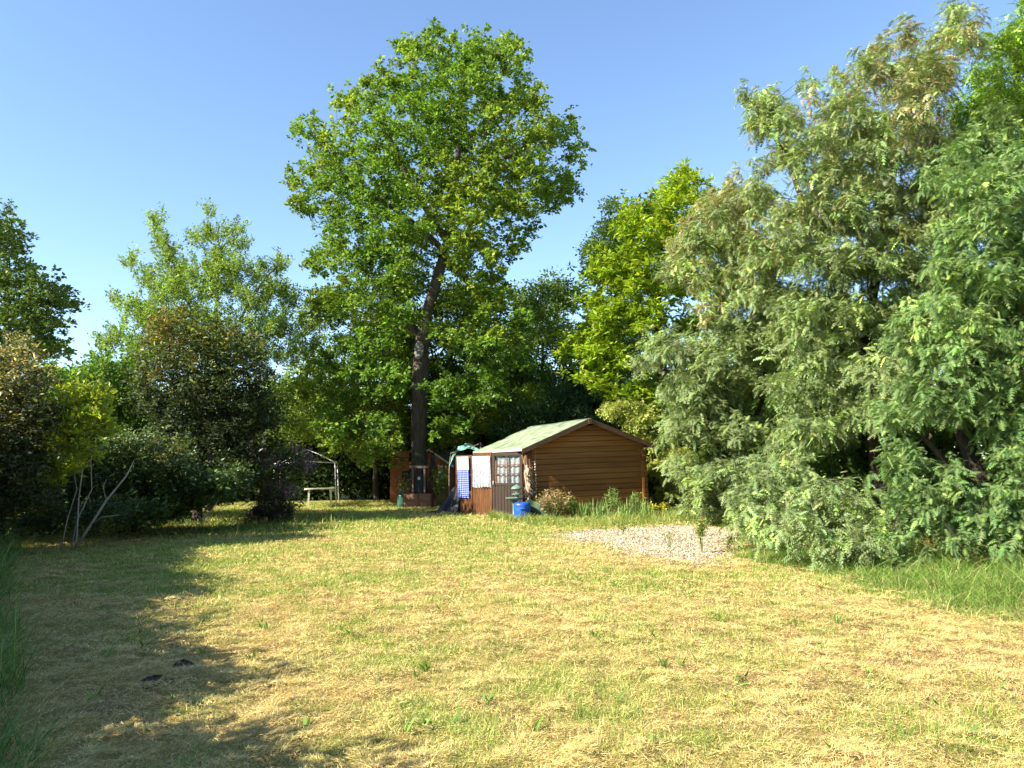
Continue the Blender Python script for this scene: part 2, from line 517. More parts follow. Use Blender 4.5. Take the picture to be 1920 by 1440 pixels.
def tree_leaf_mat(name, base, alt, trans, gloss, rough, warm):
    """leaf blades: the species' colour, varied leaf by leaf and bough by bough, some leaves young, some light passing through"""
    m, n, l, b = new_mat(name)
    ga = n.new('ShaderNodeAttribute'); ga.attribute_name = 'Col'
    ia = n.new('ShaderNodeAttribute'); ia.attribute_name = 'tint'; ia.attribute_type = 'INSTANCER'
    col = None
    def rgb(c):
        x = n.new('ShaderNodeRGB'); x.outputs[0].default_value = (*c, 1); return x.outputs[0]
    col = rgb(base)
    sep = n.new('ShaderNodeSeparateColor'); l.new(ia.outputs['Color'], sep.inputs[0])
    def mix(f, a, c, mode='MIX'):
        mx = n.new('ShaderNodeMix'); mx.data_type = 'RGBA'; mx.blend_type = mode
        if isinstance(f, float): mx.inputs[0].default_value = f
        else: l.new(f, mx.inputs[0])
        l.new(a, mx.inputs[6]); l.new(c, mx.inputs[7]); return mx.outputs[2]
    if len(alt) > 0:
        lt = n.new('ShaderNodeMath'); lt.operation = 'LESS_THAN'
        l.new(ga.outputs['Alpha'], lt.inputs[0]); l.new(sep.outputs[1], lt.inputs[1])
        col = mix(lt.outputs[0], col, rgb(alt[0]))
    if len(alt) > 1:
        iv = n.new('ShaderNodeMath'); iv.operation = 'SUBTRACT'; iv.inputs[0].default_value = 1.0
        l.new(ga.outputs['Alpha'], iv.inputs[1])
        lt = n.new('ShaderNodeMath'); lt.operation = 'LESS_THAN'
        l.new(iv.outputs[0], lt.inputs[0]); l.new(sep.outputs[2], lt.inputs[1])
        col = mix(lt.outputs[0], col, rgb(alt[1]))
    col = mix(1.0, col, ga.outputs['Color'], 'MULTIPLY')
    sc = n.new('ShaderNodeVectorMath'); sc.operation = 'SCALE'
    l.new(col, sc.inputs[0]); l.new(sep.outputs[0], sc.inputs['Scale'])
    col = sc.outputs[0]
    l.new(col, b.inputs['Base Color'])
    b.inputs['Roughness'].default_value = rough; b.inputs['Specular IOR Level'].default_value = gloss
    tr = n.new('ShaderNodeBsdfTranslucent')
    w = mix(1.0, col, rgb(warm), 'MULTIPLY')
    l.new(w, tr.inputs['Color'])
    ms = n.new('ShaderNodeMixShader'); ms.inputs[0].default_value = trans
    l.new(b.outputs[0], ms.inputs[1]); l.new(tr.outputs[0], ms.inputs[2])
    l.new(ms.outputs[0], n['Material Output'].inputs['Surface'])
    return m
LEAFM = {'leaf': (0.42, 0.3, 0.5, (1.3, 1.2, 0.45)), 'leaf_glossy': (0.22, 0.35, 0.48, (1.35, 1.25, 0.45)), 'leaf_soft': (0.34, 0.2, 0.6, (1.15, 1.15, 0.6)), 'needle': (0.25, 0.2, 0.6, (1.2, 1.2, 0.5))}

def sprig(rng, name, m, style, per, spread, L, W, fold, droop, upb, pairs, var):
    """one leafy spray, growing along its own +x"""
    N = per
    el = rng.uniform(-0.15, 0.8)
    out = np.array([math.cos(el), 0, math.sin(el)])
    rel = rng.normal(0, 0.5, (N, 3))
    if style == 'spray':            # leaves set along straight shoots
        ns = 4
        sh = nrm(out + rng.normal(0, .35, (ns, 3)) + np.array([0, 0, 1.1])); si = rng.integers(0, ns, N)
        u = rng.random(N)
        p = sh[si] * (u * spread * 2.4 - spread * .6)[:, None] + rng.normal(0, 0.045, (N, 3))
        d = nrm(sh[si] * 0.6 + nrm(rng.normal(0, 1, (N, 3))) + np.array([0, 0, -droop]))
    elif style == 'rosette':        # leaves gathered in whorls at the shoot tips
        nw = max(4, per // 9)
        wh = rng.normal(0, spread * 0.55, (nw, 3)) * np.array([1, 1, .8])
        wi = rng.integers(0, nw, N)
        sd = nrm(rng.normal(0, 1, (N, 3)) * np.array([1, 1, 0.5]) + out * 0.4 + np.array([0, 0, .15]))
        p = wh[wi] + sd * 0.02 + rng.normal(0, .03, (N, 3))
        d = nrm(sd + np.array([0, 0, -droop * 0.5]))
    elif style == 'frond':          # feathery leaves along drooping shoots
        ns = max(4, per // 12)
        sh = nrm(out + rng.normal(0, .7, (ns, 3))); s0 = rng.normal(0, spread * .4, (ns, 3)) * np.array([1, 1, .7]); si = rng.integers(0, ns, N)
        u = rng.random(N)
        p = s0[si] + sh[si] * ((u - .3) * spread * 1.1)[:, None] + np.array([0, 0, -1.]) * (droop * spread * .8 * u * u)[:, None] + rng.normal(0, .02, (N, 3))
        d = nrm(sh[si] * .7 + nrm(rng.normal(0, 1, (N, 3)) * np.array([1, 1, .6])) + np.array([0, 0, .15 - droop * .3]))
    else:
        p = rel * spread * np.array([1, 1, 0.75])
        d = nrm(rel * 0.9 + out * 0.5 + rng.normal(0, 0.5, (N, 3)) + np.array([0, 0, -droop]))
    Ls = rng.uniform(L[0], L[1], N)
    if style == 'frond':
        V, F = fronds_np(rng, p, d, Ls, Ls * W, rng.uniform(0.2, 0.8, N), pairs); k = pairs * 6
    else:
        V, F = leaves_np(rng, p, d, np.array([0, 0, upb]) + rng.normal(0, 0.6, (N, 3)), Ls, Ls * W, fold); k = 4
    c = np.concatenate([rng.lognormal(0, var * 0.55, (N, 1)) * rng.lognormal(0, 0.07, (N, 3)), rng.random((N, 1))], 1)
    o = fast(name, V, F, m, None)
    a = o.data.attributes.new('Col', 'FLOAT_COLOR', 'POINT')
    a.data.foreach_set('color', np.repeat(c, k, 0).astype(np.float32).ravel())
    C.objects.unlink(o)
    return o

def scatter_group(name, objs):
    ng = bpy.data.node_groups.new(name, 'GeometryNodeTree')
    ng.interface.new_socket('Geometry', in_out='INPUT', socket_type='NodeSocketGeometry')
    ng.interface.new_socket('Geometry', in_out='OUTPUT', socket_type='NodeSocketGeometry')
    n = ng.nodes; l = ng.links
    gi = n.new('NodeGroupInput'); go = n.new('NodeGroupOutput')
    g2i = n.new('GeometryNodeGeometryToInstance')
    for o in reversed(objs):
        oi = n.new('GeometryNodeObjectInfo'); oi.inputs['Object'].default_value = o; oi.transform_space = 'ORIGINAL'
        l.new(oi.outputs['Geometry'], g2i.inputs[0])
    def attr(nm, t):
        a = n.new('GeometryNodeInputNamedAttribute'); a.data_type = t; a.inputs['Name'].default_value = nm; return a.outputs[0]
    ip = n.new('GeometryNodeInstanceOnPoints')
    mp = n.new('GeometryNodeMeshToPoints'); l.new(gi.outputs[0], mp.inputs[0])
    l.new(mp.outputs[0], ip.inputs['Points']); l.new(g2i.outputs[0], ip.inputs['Instance'])
    ip.inputs['Pick Instance'].default_value = True
    l.new(attr('pick', 'INT'), ip.inputs['Instance Index'])
    e = n.new('FunctionNodeEulerToRotation'); l.new(attr('turn', 'FLOAT_VECTOR'), e.inputs[0]); l.new(e.outputs[0], ip.inputs['Rotation'])
    l.new(attr('size', 'FLOAT'), ip.inputs['Scale'])
    l.new(ip.outputs[0], go.inputs[0])
    return ng

def tree(name, label, cat, trunks, lobes, style, seed, bark='bark', dens=6.0, per=45, spread=0.35, L=(0.09, 0.13), W=0.55, fold=0.15,
         base=(0.06, 0.11, 0.02), alt=(), var=0.3, droop=0.2, upb=0.8, leafm='leaf', group=None, tip=0.006, keep=None, thin=0.0, pairs=5, extra=None, arch=0.1, up=0.6, parts=('trunk', 'crown'), nvar=10):
    rng = np.random.default_rng(seed)
    b0 = trunks[0][0]
    root = empty(name, (b0[0], b0[1], 0), 0, label, cat, group)
    att, li = sample_lobes(rng, lobes, dens)
    if keep is not None:
        ok = keep(att); att = att[ok]; li = li[ok]
    P, par, rad, od, n0 = skeleton(rng, trunks, att, tip=tip, arch=arch, up=up)
    off = np.array([b0[0], b0[1], 0.0])
    limbs(parts[0], P - off, par, rad, M[bark], root, thin, n0)
    cen = np.array(lobes)[li][:, :3]
    out = nrm(nrm(att - cen) * 0.7 + od * 0.6)
    n = len(att)
    m = tree_leaf_mat(name + '_leaf', base, [a[0] for a in alt], *LEAFM[leafm])
    obs = [sprig(rng, 'leaf_spray', m, style, per, spread, L, W, fold, droop, upb, pairs, var) for i in range(nvar)]
    me = bpy.data.meshes.new(parts[1])
    me.vertices.add(n)
    me.vertices.foreach_set('co', (att - off).astype(np.float32).ravel())
    def put(nm, t, key, v):
        a = me.attributes.new(nm, t, 'POINT'); a.data.foreach_set(key, v.ravel())
    turn = np.stack([rng.normal(0, .2, n), rng.normal(0, .2, n), np.arctan2(out[:, 1], out[:, 0]) + rng.normal(0, .5, n)], 1)
    put('turn', 'FLOAT_VECTOR', 'vector', turn.astype(np.float32))
    put('size', 'FLOAT', 'value', rng.uniform(.7, 1.35, n).astype(np.float32))
    put('pick', 'INT', 'value', rng.integers(0, nvar, n).astype(np.int32))
    tn = np.ones((n, 4), np.float32)
    tn[:, 0] = rng.lognormal(0, var * .45, n)
    tn[:, 1] = alt[0][1](att, li, rng) if len(alt) > 0 else 0
    tn[:, 2] = alt[1][1](att, li, rng) if len(alt) > 1 else 0
    put('tint', 'FLOAT_COLOR', 'color', tn)
    me.update()
    crown = link(parts[1], me, m, root)
    crown['kind'] = 'stuff'
    md = crown.modifiers.new('sprays', 'NODES'); md.node_group = scatter_group(name + '_sprays', obs)
    if extra: extra(root, rng, att, li, off)
    return root

# crown outlines: centre and radius of every leafy bough, in metres
OAK = [(-3,27.12,16.9,1.18), (-3.3,29.81,18.42,1.18), (-3.62,32.71,20.06,1.18), (-1.96,26.45,15.9,1.39), (-2.21,29.76,17.69,1.39), (-2.47,33.3,19.61,1.39), (-0.92,27.02,16.61,1.18), (-1.02,30.14,18.34,1.18), (-1.13,33.31,20.1,1.18), (0.17,27.57,17.01,0.9), (0.19,30.01,18.37,0.9), (0.2,32.24,19.62,0.9), (-3.72,26.64,15.21,1.29), (-4.17,29.8,16.83,1.29), (-4.62,33.05,18.49,1.29), (-0.25,27.51,15.5,1.5), (-0.27,30.2,16.86,1.5), (-0.29,32.93,18.24,1.5), (-1.42,26.94,14.42,1.72), (-1.57,29.79,15.77,1.72), (-1.75,33.13,17.36,1.72), (0.75,27.46,15.05,0.77), (0.82,30.07,16.33,0.77), (0.89,32.69,17.61,0.77), (-5.06,27.61,15.52,0.9), (-5.47,29.85,16.65,0.9), (-5.97,32.57,18.02,0.9), (-5.58,27.23,14.51,1.07), (-6.15,30,15.83,1.07), (-6.7,32.7,17.11,1.07), (-7.51,28.23,14.16,0.9), (-7.95,29.85,14.88,0.9), (-8.5,31.92,15.8,0.9), (-6.46,27.66,13.17,1.18), (-7.01,30.02,14.15,1.18), (-7.57,32.42,15.15,1.18), (-7.87,28.5,12.68,0.77), (-8.29,30.02,13.28,0.77), (-8.77,31.75,13.95,0.77), (-6.23,27.57,11.89,1.29), (-6.78,30,12.8,1.29), (-7.35,32.56,13.76,1.29), (-7.7,28.28,11.45,0.69), (-8.16,29.98,12.04,0.69), (-8.61,31.65,12.62,0.69), (-5.94,27.21,10.35,1.18), (-6.58,30.15,11.3,1.18), (-7.09,32.49,12.05,1.18), (-4.68,26.63,13.11,1.5), (-5.29,30.08,14.6,1.5), (-5.8,32.97,15.85,1.5), (-4.53,26.88,11.41,1.72), (-5.05,29.98,12.55,1.72), (-5.56,33.04,13.66,1.72), (-3.39,27.02,12.65,1.72), (-3.73,29.79,13.79,1.72), (-4.17,33.27,15.21,1.72), (-2.93,26.44,14,1.72), (-3.33,30.09,15.71,1.72), (-3.68,33.2,17.17,1.72), (-1.99,26.56,11.85,1.72), (-2.27,30.17,13.25,1.72), (-2.49,33.22,14.42,1.72), (-1.04,26.81,12.54,1.72), (-1.18,30.28,13.95,1.72), (-1.28,32.95,15.04,1.72), (0.12,26.8,12.72,1.5), (0.13,29.84,13.97,1.5), (0.14,33.09,15.32,1.5), (1.32,27.62,13.66,1.07), (1.43,29.89,14.65,1.07), (1.55,32.35,15.72,1.07), (2.16,28.07,14.26,0.6), (2.31,29.99,15.13,0.6), (2.45,31.75,15.92,0.6), (2.71,28.75,13.38,0.47), (2.83,30.07,13.92,0.47), (2.96,31.38,14.45,0.47), (1.3,27.71,12.25,1.24), (1.42,30.23,13.22,1.24), (1.51,32.17,13.96,1.24), (2.34,28.3,12.15,0.6), (2.49,30.11,12.82,0.6), (2.62,31.72,13.42,0.6), (1.8,28.02,11.37,0.56), (1.93,30.1,12.09,0.56), (2.05,31.99,12.75,0.56), (0.1,27.27,11.29,1.29), (0.1,29.89,12.22,1.29), (0.11,32.73,13.23,1.29), (-1.06,26.75,10.53,1.5), (-1.18,29.78,11.54,1.5), (-1.32,33.15,12.67,1.5), (-2.61,26.96,10.23,1.72), (-2.9,29.88,11.16,1.72), (-3.2,33.02,12.16,1.72), (-4.08,26.48,9.7,1.5), (-4.59,29.8,10.72,1.5), (-5.15,33.42,11.83,1.5), (0.57,27.25,10.47,0.73), (0.63,29.94,11.35,0.73), (0.68,32.59,12.21,0.73), (0.07,27.85,9.56,0.64), (0.08,29.98,10.16,0.64), (0.08,32.2,10.8,0.64), (-1.27,26.91,9.01,1.29), (-1.41,29.77,9.8,1.29), (-1.55,32.69,10.6,1.29), (-5.55,27.24,9.16,1.29), (-6.07,29.82,9.88,1.29), (-6.64,32.62,10.66,1.29), (-6.78,27.94,9.17,0.94), (-7.26,29.91,9.7,0.94), (-7.83,32.25,10.34,0.94), (-3.7,26.46,8.16,1.29), (-4.19,30.02,9.04,1.29), (-4.68,33.49,9.9,1.29), (-4.89,26.85,7.88,1.5), (-5.52,30.29,8.69,1.5), (-6.03,33.08,9.34,1.5), (-6.61,27.72,7.51,1.07), (-7.15,29.96,7.99,1.07), (-7.62,31.97,8.41,1.07), (-1.48,26.97,7.47,1.29), (-1.64,29.87,8.1,1.29), (-1.82,33.19,8.83,1.29), (-0.73,27.58,7.99,1.07), (-0.8,30,8.55,1.07), (-0.86,32.36,9.1,1.07), (-0.45,27.35,6.76,1.29), (-0.49,29.87,7.23,1.29), (-0.53,32.38,7.7,1.29), (-1.3,26.82,5.9,1.29), (-1.46,30.19,6.45,1.29), (-1.59,32.86,6.87,1.29), (0.02,27.71,5.63,1.07), (0.02,30.18,6,1.07), (0.02,32.13,6.28,1.07), (-4.56,27.17,6.01,1.29), (-5.02,29.95,6.46,1.29), (-5.58,33.29,7,1.29), (-5.93,27.34,5.86,1.18), (-6.54,30.14,6.29,1.18), (-7.12,32.85,6.72,1.18), (-7.04,27.99,4.79,0.97), (-7.5,29.84,5,0.97), (-8.02,31.89,5.23,0.97), (-4.91,27.06,4.47,1.29), (-5.48,30.21,4.8,1.29), (-6.05,33.35,5.13,1.29), (-6.14,27.53,3.38,1.18), (-6.71,30.07,3.54,1.18), (-7.26,32.53,3.7,1.18), (-4.57,26.73,2.93,0.97), (-5.15,30.12,3.1,0.97), (-5.7,33.33,3.26,0.97), (-6.1,27.4,2.42,0.56), (-6.69,30.04,2.5,0.56), (-7.26,32.58,2.57,0.56), (-2.09,27.19,4.06,0.86), (-2.32,30.16,4.33,0.86), (-2.52,32.81,4.57,0.86), (-1.15,27.35,4.44,1.18), (-1.27,30.22,4.74,1.18), (-1.38,32.96,5.03,1.18), (-2.3,27.37,2.93,0.77), (-2.53,30.12,3.07,0.77), (-2.72,32.37,3.18,0.77), (-4.29,26.77,2.01,0.56), (-4.82,30.04,2.06,0.56), (-5.33,33.24,2.1,0.56), (-5.26,27,2.02,0.64), (-5.86,30.03,2.07,0.64), (-6.42,32.94,2.12,0.64), (-3.55,26.73,6.68,0.77), (-4,30.13,7.33,0.77), (-4.41,33.26,7.93,0.77), (-2.4,26.55,6.25,0.73), (-2.72,30.12,6.88,0.73), (-3,33.16,7.41,0.73), (-3.93,26.79,4.8,0.77), (-4.38,29.88,5.17,0.77), (-4.9,33.42,5.59,0.77), (-2.63,26.9,4.04,0.73), (-2.94,30.11,4.33,0.73), (-3.25,33.19,4.61,0.73), (-3.56,26.82,9.22,1.07), (-3.96,29.87,10.08,1.07), (-4.43,33.41,11.09,1.07), (-2.03,26.76,8.59,1.07), (-2.29,30.17,9.48,1.07), (-2.52,33.29,10.3,1.07), (-4.11,26.7,6.88,0.97), (-4.61,30.01,7.53,0.97), (-5.09,33.11,8.14,0.97)]
HORNBEAM = [(-8.08,32.03,7.75,1.09), (-8.59,34.04,8.13,1.09), (-9.03,35.76,8.46,1.09), (-8.38,32.39,5.98,1.09), (-8.81,34.05,6.2,1.09), (-9.21,35.61,6.41,1.09), (-7.56,31.88,4.55,1.34), (-8.1,34.14,4.76,1.34), (-8.56,36.06,4.94,1.34), (-6.64,31.66,5.86,1.34), (-7.17,34.18,6.2,1.34), (-7.6,36.25,6.47,1.34), (-5.78,31.87,4.08,1.34), (-6.17,34.02,4.25,1.34), (-6.5,35.84,4.39,1.34), (-8.05,32.12,3.24,1.09), (-8.5,33.92,3.33,1.09), (-9,35.89,3.43,1.09), (-6.67,31.93,2.77,0.97), (-7.14,34.18,2.85,0.97), (-7.5,35.9,2.91,0.97), (-5.17,32.2,2.76,0.88), (-5.46,34.04,2.82,0.88), (-5.74,35.8,2.88,0.88), (-4.97,32.37,5.47,1.09), (-5.22,33.97,5.66,1.09), (-5.5,35.79,5.88,1.09), (-8.92,32.35,4.61,0.88), (-9.33,33.85,4.75,0.88), (-9.89,35.88,4.94,0.88), (-7.14,31.8,8.6,1.09), (-7.61,33.91,9.07,1.09), (-8.13,36.22,9.57,1.09), (-6.06,32.07,7.73,1.34), (-6.46,34.16,8.12,1.34), (-6.75,35.71,8.42,1.34), (-9.02,32.37,3.26,0.85), (-9.44,33.89,3.34,0.85), (-9.93,35.64,3.43,0.85), (-9.63,32.51,3.73,0.88), (-10.05,33.94,3.82,0.88), (-10.51,35.5,3.93,0.88), (-10.06,32.87,2.73,0.73), (-10.42,34.06,2.77,0.73), (-10.74,35.1,2.81,0.73), (-4.77,32.51,4.12,0.97), (-4.99,34.02,4.23,0.97), (-5.19,35.41,4.34,0.97)]
ELM = [(-12.72,27.08,10.51,0.28), (-13.15,28,10.81,0.28), (-13.58,28.9,11.11,0.28), (-12.28,26.47,9.72,0.36), (-13.02,28.05,10.21,0.36), (-13.68,29.47,10.65,0.36), (-12.09,26.49,9.15,0.48), (-12.82,28.09,9.6,0.48), (-13.5,29.58,10.03,0.48), (-11.63,26.36,8.43,0.68), (-12.37,28.03,8.87,0.68), (-13.08,29.64,9.29,0.68), (-10.5,26.35,10.43,0.24), (-11.16,28,10.99,0.24), (-11.85,29.73,11.57,0.24), (-10.39,26.21,9.72,0.4), (-11.12,28.06,10.29,0.4), (-11.81,29.8,10.83,0.4), (-10.93,26.27,9.55,0.4), (-11.65,27.99,10.07,0.4), (-12.36,29.69,10.58,0.4), (-10.41,26.32,8.79,0.68), (-11.06,27.96,9.24,0.68), (-11.78,29.8,9.74,0.68), (-9.83,27.12,10.18,0.28), (-10.13,27.95,10.44,0.28), (-10.43,28.8,10.71,0.28), (-9.66,26.4,9.38,0.4), (-10.23,27.95,9.83,0.4), (-10.88,29.72,10.35,0.4), (-9.64,26.27,8.57,0.64), (-10.28,28.02,9.04,0.64), (-10.88,29.66,9.47,0.64), (-13.79,27.29,9.06,0.28), (-14.13,27.95,9.24,0.28), (-14.52,28.72,9.45,0.28), (-12.97,26.71,8.35,0.4), (-13.57,27.95,8.66,0.4), (-14.27,29.39,9.03,0.4), (-12.28,26.41,7.79,0.68), (-13,27.95,8.15,0.68), (-13.68,29.42,8.49,0.68), (-11.21,26.1,7.61,0.9), (-12.1,28.16,8.08,0.9), (-12.82,29.85,8.47,0.9), (-10.03,26.38,7.85,0.9), (-10.69,28.11,8.26,0.9), (-11.37,29.89,8.68,0.9), (-9.06,26.3,7.43,0.72), (-9.66,28.02,7.82,0.72), (-10.2,29.6,8.17,0.72), (-8.97,26.53,8.34,0.36), (-9.49,28.06,8.73,0.36), (-9.98,29.52,9.1,0.36), (-8.65,26.68,8.67,0.28), (-9.06,27.96,9,0.28), (-9.53,29.39,9.38,0.28), (-8.22,26.94,8.73,0.36), (-8.55,28.04,9.02,0.36), (-8.88,29.1,9.3,0.36), (-8.49,26.83,7.73,0.56), (-8.85,27.96,7.99,0.56), (-9.29,29.34,8.31,0.56), (-7.94,26.89,7.45,0.44), (-8.27,28.02,7.7,0.44), (-8.6,29.16,7.94,0.44), (-14.05,27.16,7.46,0.36), (-14.48,27.97,7.63,0.36), (-14.92,28.83,7.82,0.36), (-13.08,26.57,6.98,0.6), (-13.8,28.03,7.27,0.6), (-14.53,29.51,7.57,0.6), (-12.31,26.55,6.77,0.9), (-12.97,27.96,7.05,0.9), (-13.71,29.56,7.36,0.9), (-8.6,26.63,6.55,0.8), (-9.01,27.93,6.79,0.8), (-9.5,29.44,7.07,0.8), (-7.71,26.82,6.38,0.6), (-8.03,27.92,6.57,0.6), (-8.36,29.08,6.78,0.6), (-13.78,26.91,6.09,0.6), (-14.35,28.03,6.28,0.6), (-14.91,29.11,6.46,0.6), (-14.65,27.38,6.08,0.32), (-14.99,28.02,6.19,0.32), (-15.33,28.64,6.29,0.32), (-12.78,26.43,5.63,0.72), (-13.6,28.14,5.89,0.72), (-14.31,29.59,6.11,0.72), (-7.91,26.93,5.44,0.6), (-8.24,28.02,5.6,0.6), (-8.56,29.13,5.76,0.6), (-7.38,27.18,5.85,0.4), (-7.6,27.96,5.98,0.4), (-7.8,28.71,6.1,0.4), (-8.93,26.56,5.59,0.72), (-9.45,28.11,5.83,0.72), (-9.96,29.65,6.06,0.72), (-8.19,26.65,4.47,0.72), (-8.58,27.92,4.61,0.72), (-8.97,29.19,4.74,0.72), (-11.33,26.47,6.37,1.1), (-11.93,27.85,6.62,1.1), (-12.79,29.86,6.98,1.1), (-9.98,26.34,6.33,1.1), (-10.62,28.02,6.63,1.1), (-11.34,29.94,6.97,1.1)]
PHOTINIA = [(-10.04,21.35,5.46,0.52), (-10.59,22.51,5.67,0.52), (-11.07,23.53,5.85,0.52), (-9.27,20.94,5.6,0.52), (-9.92,22.4,5.88,0.52), (-10.6,23.94,6.17,0.52), (-9.73,21.05,4.65,0.68), (-10.34,22.38,4.85,0.68), (-11.08,23.98,5.08,0.68), (-10.37,21.44,4.26,0.52), (-10.93,22.58,4.4,0.52), (-11.4,23.56,4.53,0.52), (-8.98,20.99,4.93,0.72), (-9.64,22.54,5.18,0.72), (-10.35,24.2,5.44,0.72), (-8.26,21.02,5.3,0.58), (-8.86,22.55,5.57,0.58), (-9.46,24.08,5.84,0.58), (-7.96,21.04,4.78,0.72), (-8.53,22.56,5.01,0.72), (-9.09,24.03,5.23,0.72), (-7.43,21.22,5.02,0.52), (-7.86,22.43,5.22,0.52), (-8.36,23.85,5.45,0.52), (-7.17,21.37,4.21,0.58), (-7.52,22.4,4.34,0.58), (-7.9,23.55,4.48,0.58), (-8.53,21.03,4.19,0.89), (-9.09,22.41,4.36,0.89), (-9.76,24.06,4.56,0.89), (-9.43,21.1,3.76,0.8), (-10.11,22.62,3.92,0.8), (-10.68,23.91,4.05,0.8), (-10.42,21.5,3.44,0.48), (-10.9,22.49,3.53,0.48), (-11.33,23.39,3.6,0.48), (-7.69,21.18,3.6,0.89), (-8.1,22.33,3.71,0.89), (-8.75,24.11,3.88,0.89), (-7.02,21.41,3.31,0.52), (-7.35,22.43,3.39,0.52), (-7.73,23.59,3.49,0.52), (-8.49,21.01,3.16,0.89), (-9.06,22.41,3.26,0.89), (-9.75,24.12,3.39,0.89), (-9.54,21.09,2.88,0.68), (-10.21,22.56,2.97,0.68), (-10.78,23.82,3.05,0.68), (-7.52,21.2,2.71,0.68), (-8.03,22.63,2.79,0.68), (-8.5,23.95,2.86,0.68), (-6.98,21.65,2.73,0.42), (-7.28,22.57,2.77,0.42), (-7.54,23.4,2.82,0.42), (-8.18,21.01,2.28,0.77), (-8.8,22.6,2.33,0.77), (-9.39,24.13,2.38,0.77), (-9.03,20.97,2.29,0.58), (-9.7,22.53,2.34,0.58), (-10.35,24.04,2.39,0.58), (-7.32,21.07,1.97,0.58), (-7.82,22.53,2,0.58), (-8.32,23.97,2.03,0.58), (-7.87,21.02,1.55,0.72), (-8.37,22.37,1.54,0.72), (-9,24.05,1.54,0.72), (-9.01,20.97,1.49,0.55), (-9.7,22.58,1.48,0.55), (-10.32,24.02,1.48,0.55), (-8.31,20.86,1.2,0.52), (-8.99,22.58,1.16,0.52), (-9.61,24.13,1.13,0.52), (-7.43,21.23,1.32,0.52), (-7.9,22.57,1.3,0.52), (-8.34,23.81,1.29,0.52), (-9.85,21.52,2.02,0.48), (-10.34,22.57,2.04,0.48), (-10.81,23.59,2.06,0.48)]
HEDGEBUSH = [(-9.75,14.49,3.75,0.4), (-10.44,15.52,3.9,0.4), (-11.13,16.54,4.05,0.4), (-9.42,14.61,3.86,0.29), (-9.99,15.48,4,0.29), (-10.58,16.4,4.14,0.29), (-9.54,14.52,3.23,0.47), (-10.18,15.5,3.34,0.47), (-10.86,16.53,3.46,0.47), (-9.16,14.72,3.25,0.35), (-9.62,15.46,3.33,0.35), (-10.1,16.25,3.42,0.35), (-10.22,14.45,3.54,0.67), (-11.01,15.57,3.69,0.67), (-11.7,16.55,3.82,0.67), (-10.16,14.59,2.64,0.78), (-10.71,15.38,2.69,0.78), (-11.57,16.62,2.78,0.78), (-9.35,14.6,2.53,0.51), (-9.93,15.5,2.58,0.51), (-10.48,16.36,2.64,0.51), (-9.1,14.85,2.59,0.31), (-9.51,15.52,2.63,0.31), (-9.93,16.21,2.68,0.31), (-9.37,14.38,1.82,0.62), (-10.14,15.56,1.83,0.62), (-10.68,16.39,1.85,0.62), (-10.16,14.53,1.63,0.78), (-10.76,15.39,1.63,0.78), (-11.48,16.42,1.63,0.78), (-9.18,14.79,1.82,0.4), (-9.64,15.54,1.83,0.4), (-10.13,16.32,1.84,0.4), (-9.3,14.49,1.12,0.51), (-9.94,15.48,1.09,0.51), (-10.59,16.5,1.06,0.51), (-9.04,14.7,1.11,0.35), (-9.52,15.49,1.08,0.35), (-10.02,16.3,1.06,0.35), (-10.07,14.62,0.83,0.67), (-10.75,15.6,0.78,0.67), (-11.3,16.4,0.73,0.67)]
LAUREL = [(-8.73,15.06,3.09,0.22), (-8.94,15.43,3.12,0.22), (-9.14,15.77,3.16,0.22), (-8.85,15.08,2.75,0.22), (-9.02,15.37,2.78,0.22), (-9.19,15.67,2.8,0.22), (-8.49,15.04,2.8,0.26), (-8.72,15.45,2.83,0.26), (-8.9,15.77,2.86,0.26), (-8.28,15.03,3.06,0.2), (-8.49,15.39,3.09,0.2), (-8.71,15.8,3.13,0.2), (-8.18,15.06,2.64,0.26), (-8.35,15.38,2.66,0.26), (-8.57,15.79,2.69,0.26), (-8.55,14.99,2.43,0.26), (-8.78,15.4,2.45,0.26), (-8.98,15.74,2.47,0.26), (-7.97,15.09,2.38,0.22), (-8.13,15.38,2.39,0.22), (-8.31,15.73,2.41,0.22), (-8.95,15.13,2.11,0.15), (-9.12,15.42,2.12,0.15), (-9.24,15.63,2.12,0.15), (-8.1,15.09,2.93,0.18), (-8.26,15.38,2.96,0.18), (-8.44,15.72,2.99,0.18), (-8.77,15.06,1.79,0.18), (-8.99,15.43,1.8,0.18), (-9.16,15.74,1.8,0.18), (-8.45,15.03,2.04,0.18), (-8.66,15.4,2.05,0.18), (-8.87,15.77,2.06,0.18), (-8.94,15.12,1.45,0.13), (-9.1,15.4,1.45,0.13), (-9.27,15.69,1.45,0.13), (-8.2,14.99,1.93,0.17), (-8.41,15.38,1.94,0.17), (-8.64,15.81,1.95,0.17), (-8.56,14.98,1.6,0.14), (-8.81,15.43,1.6,0.14), (-9.02,15.79,1.6,0.14)]
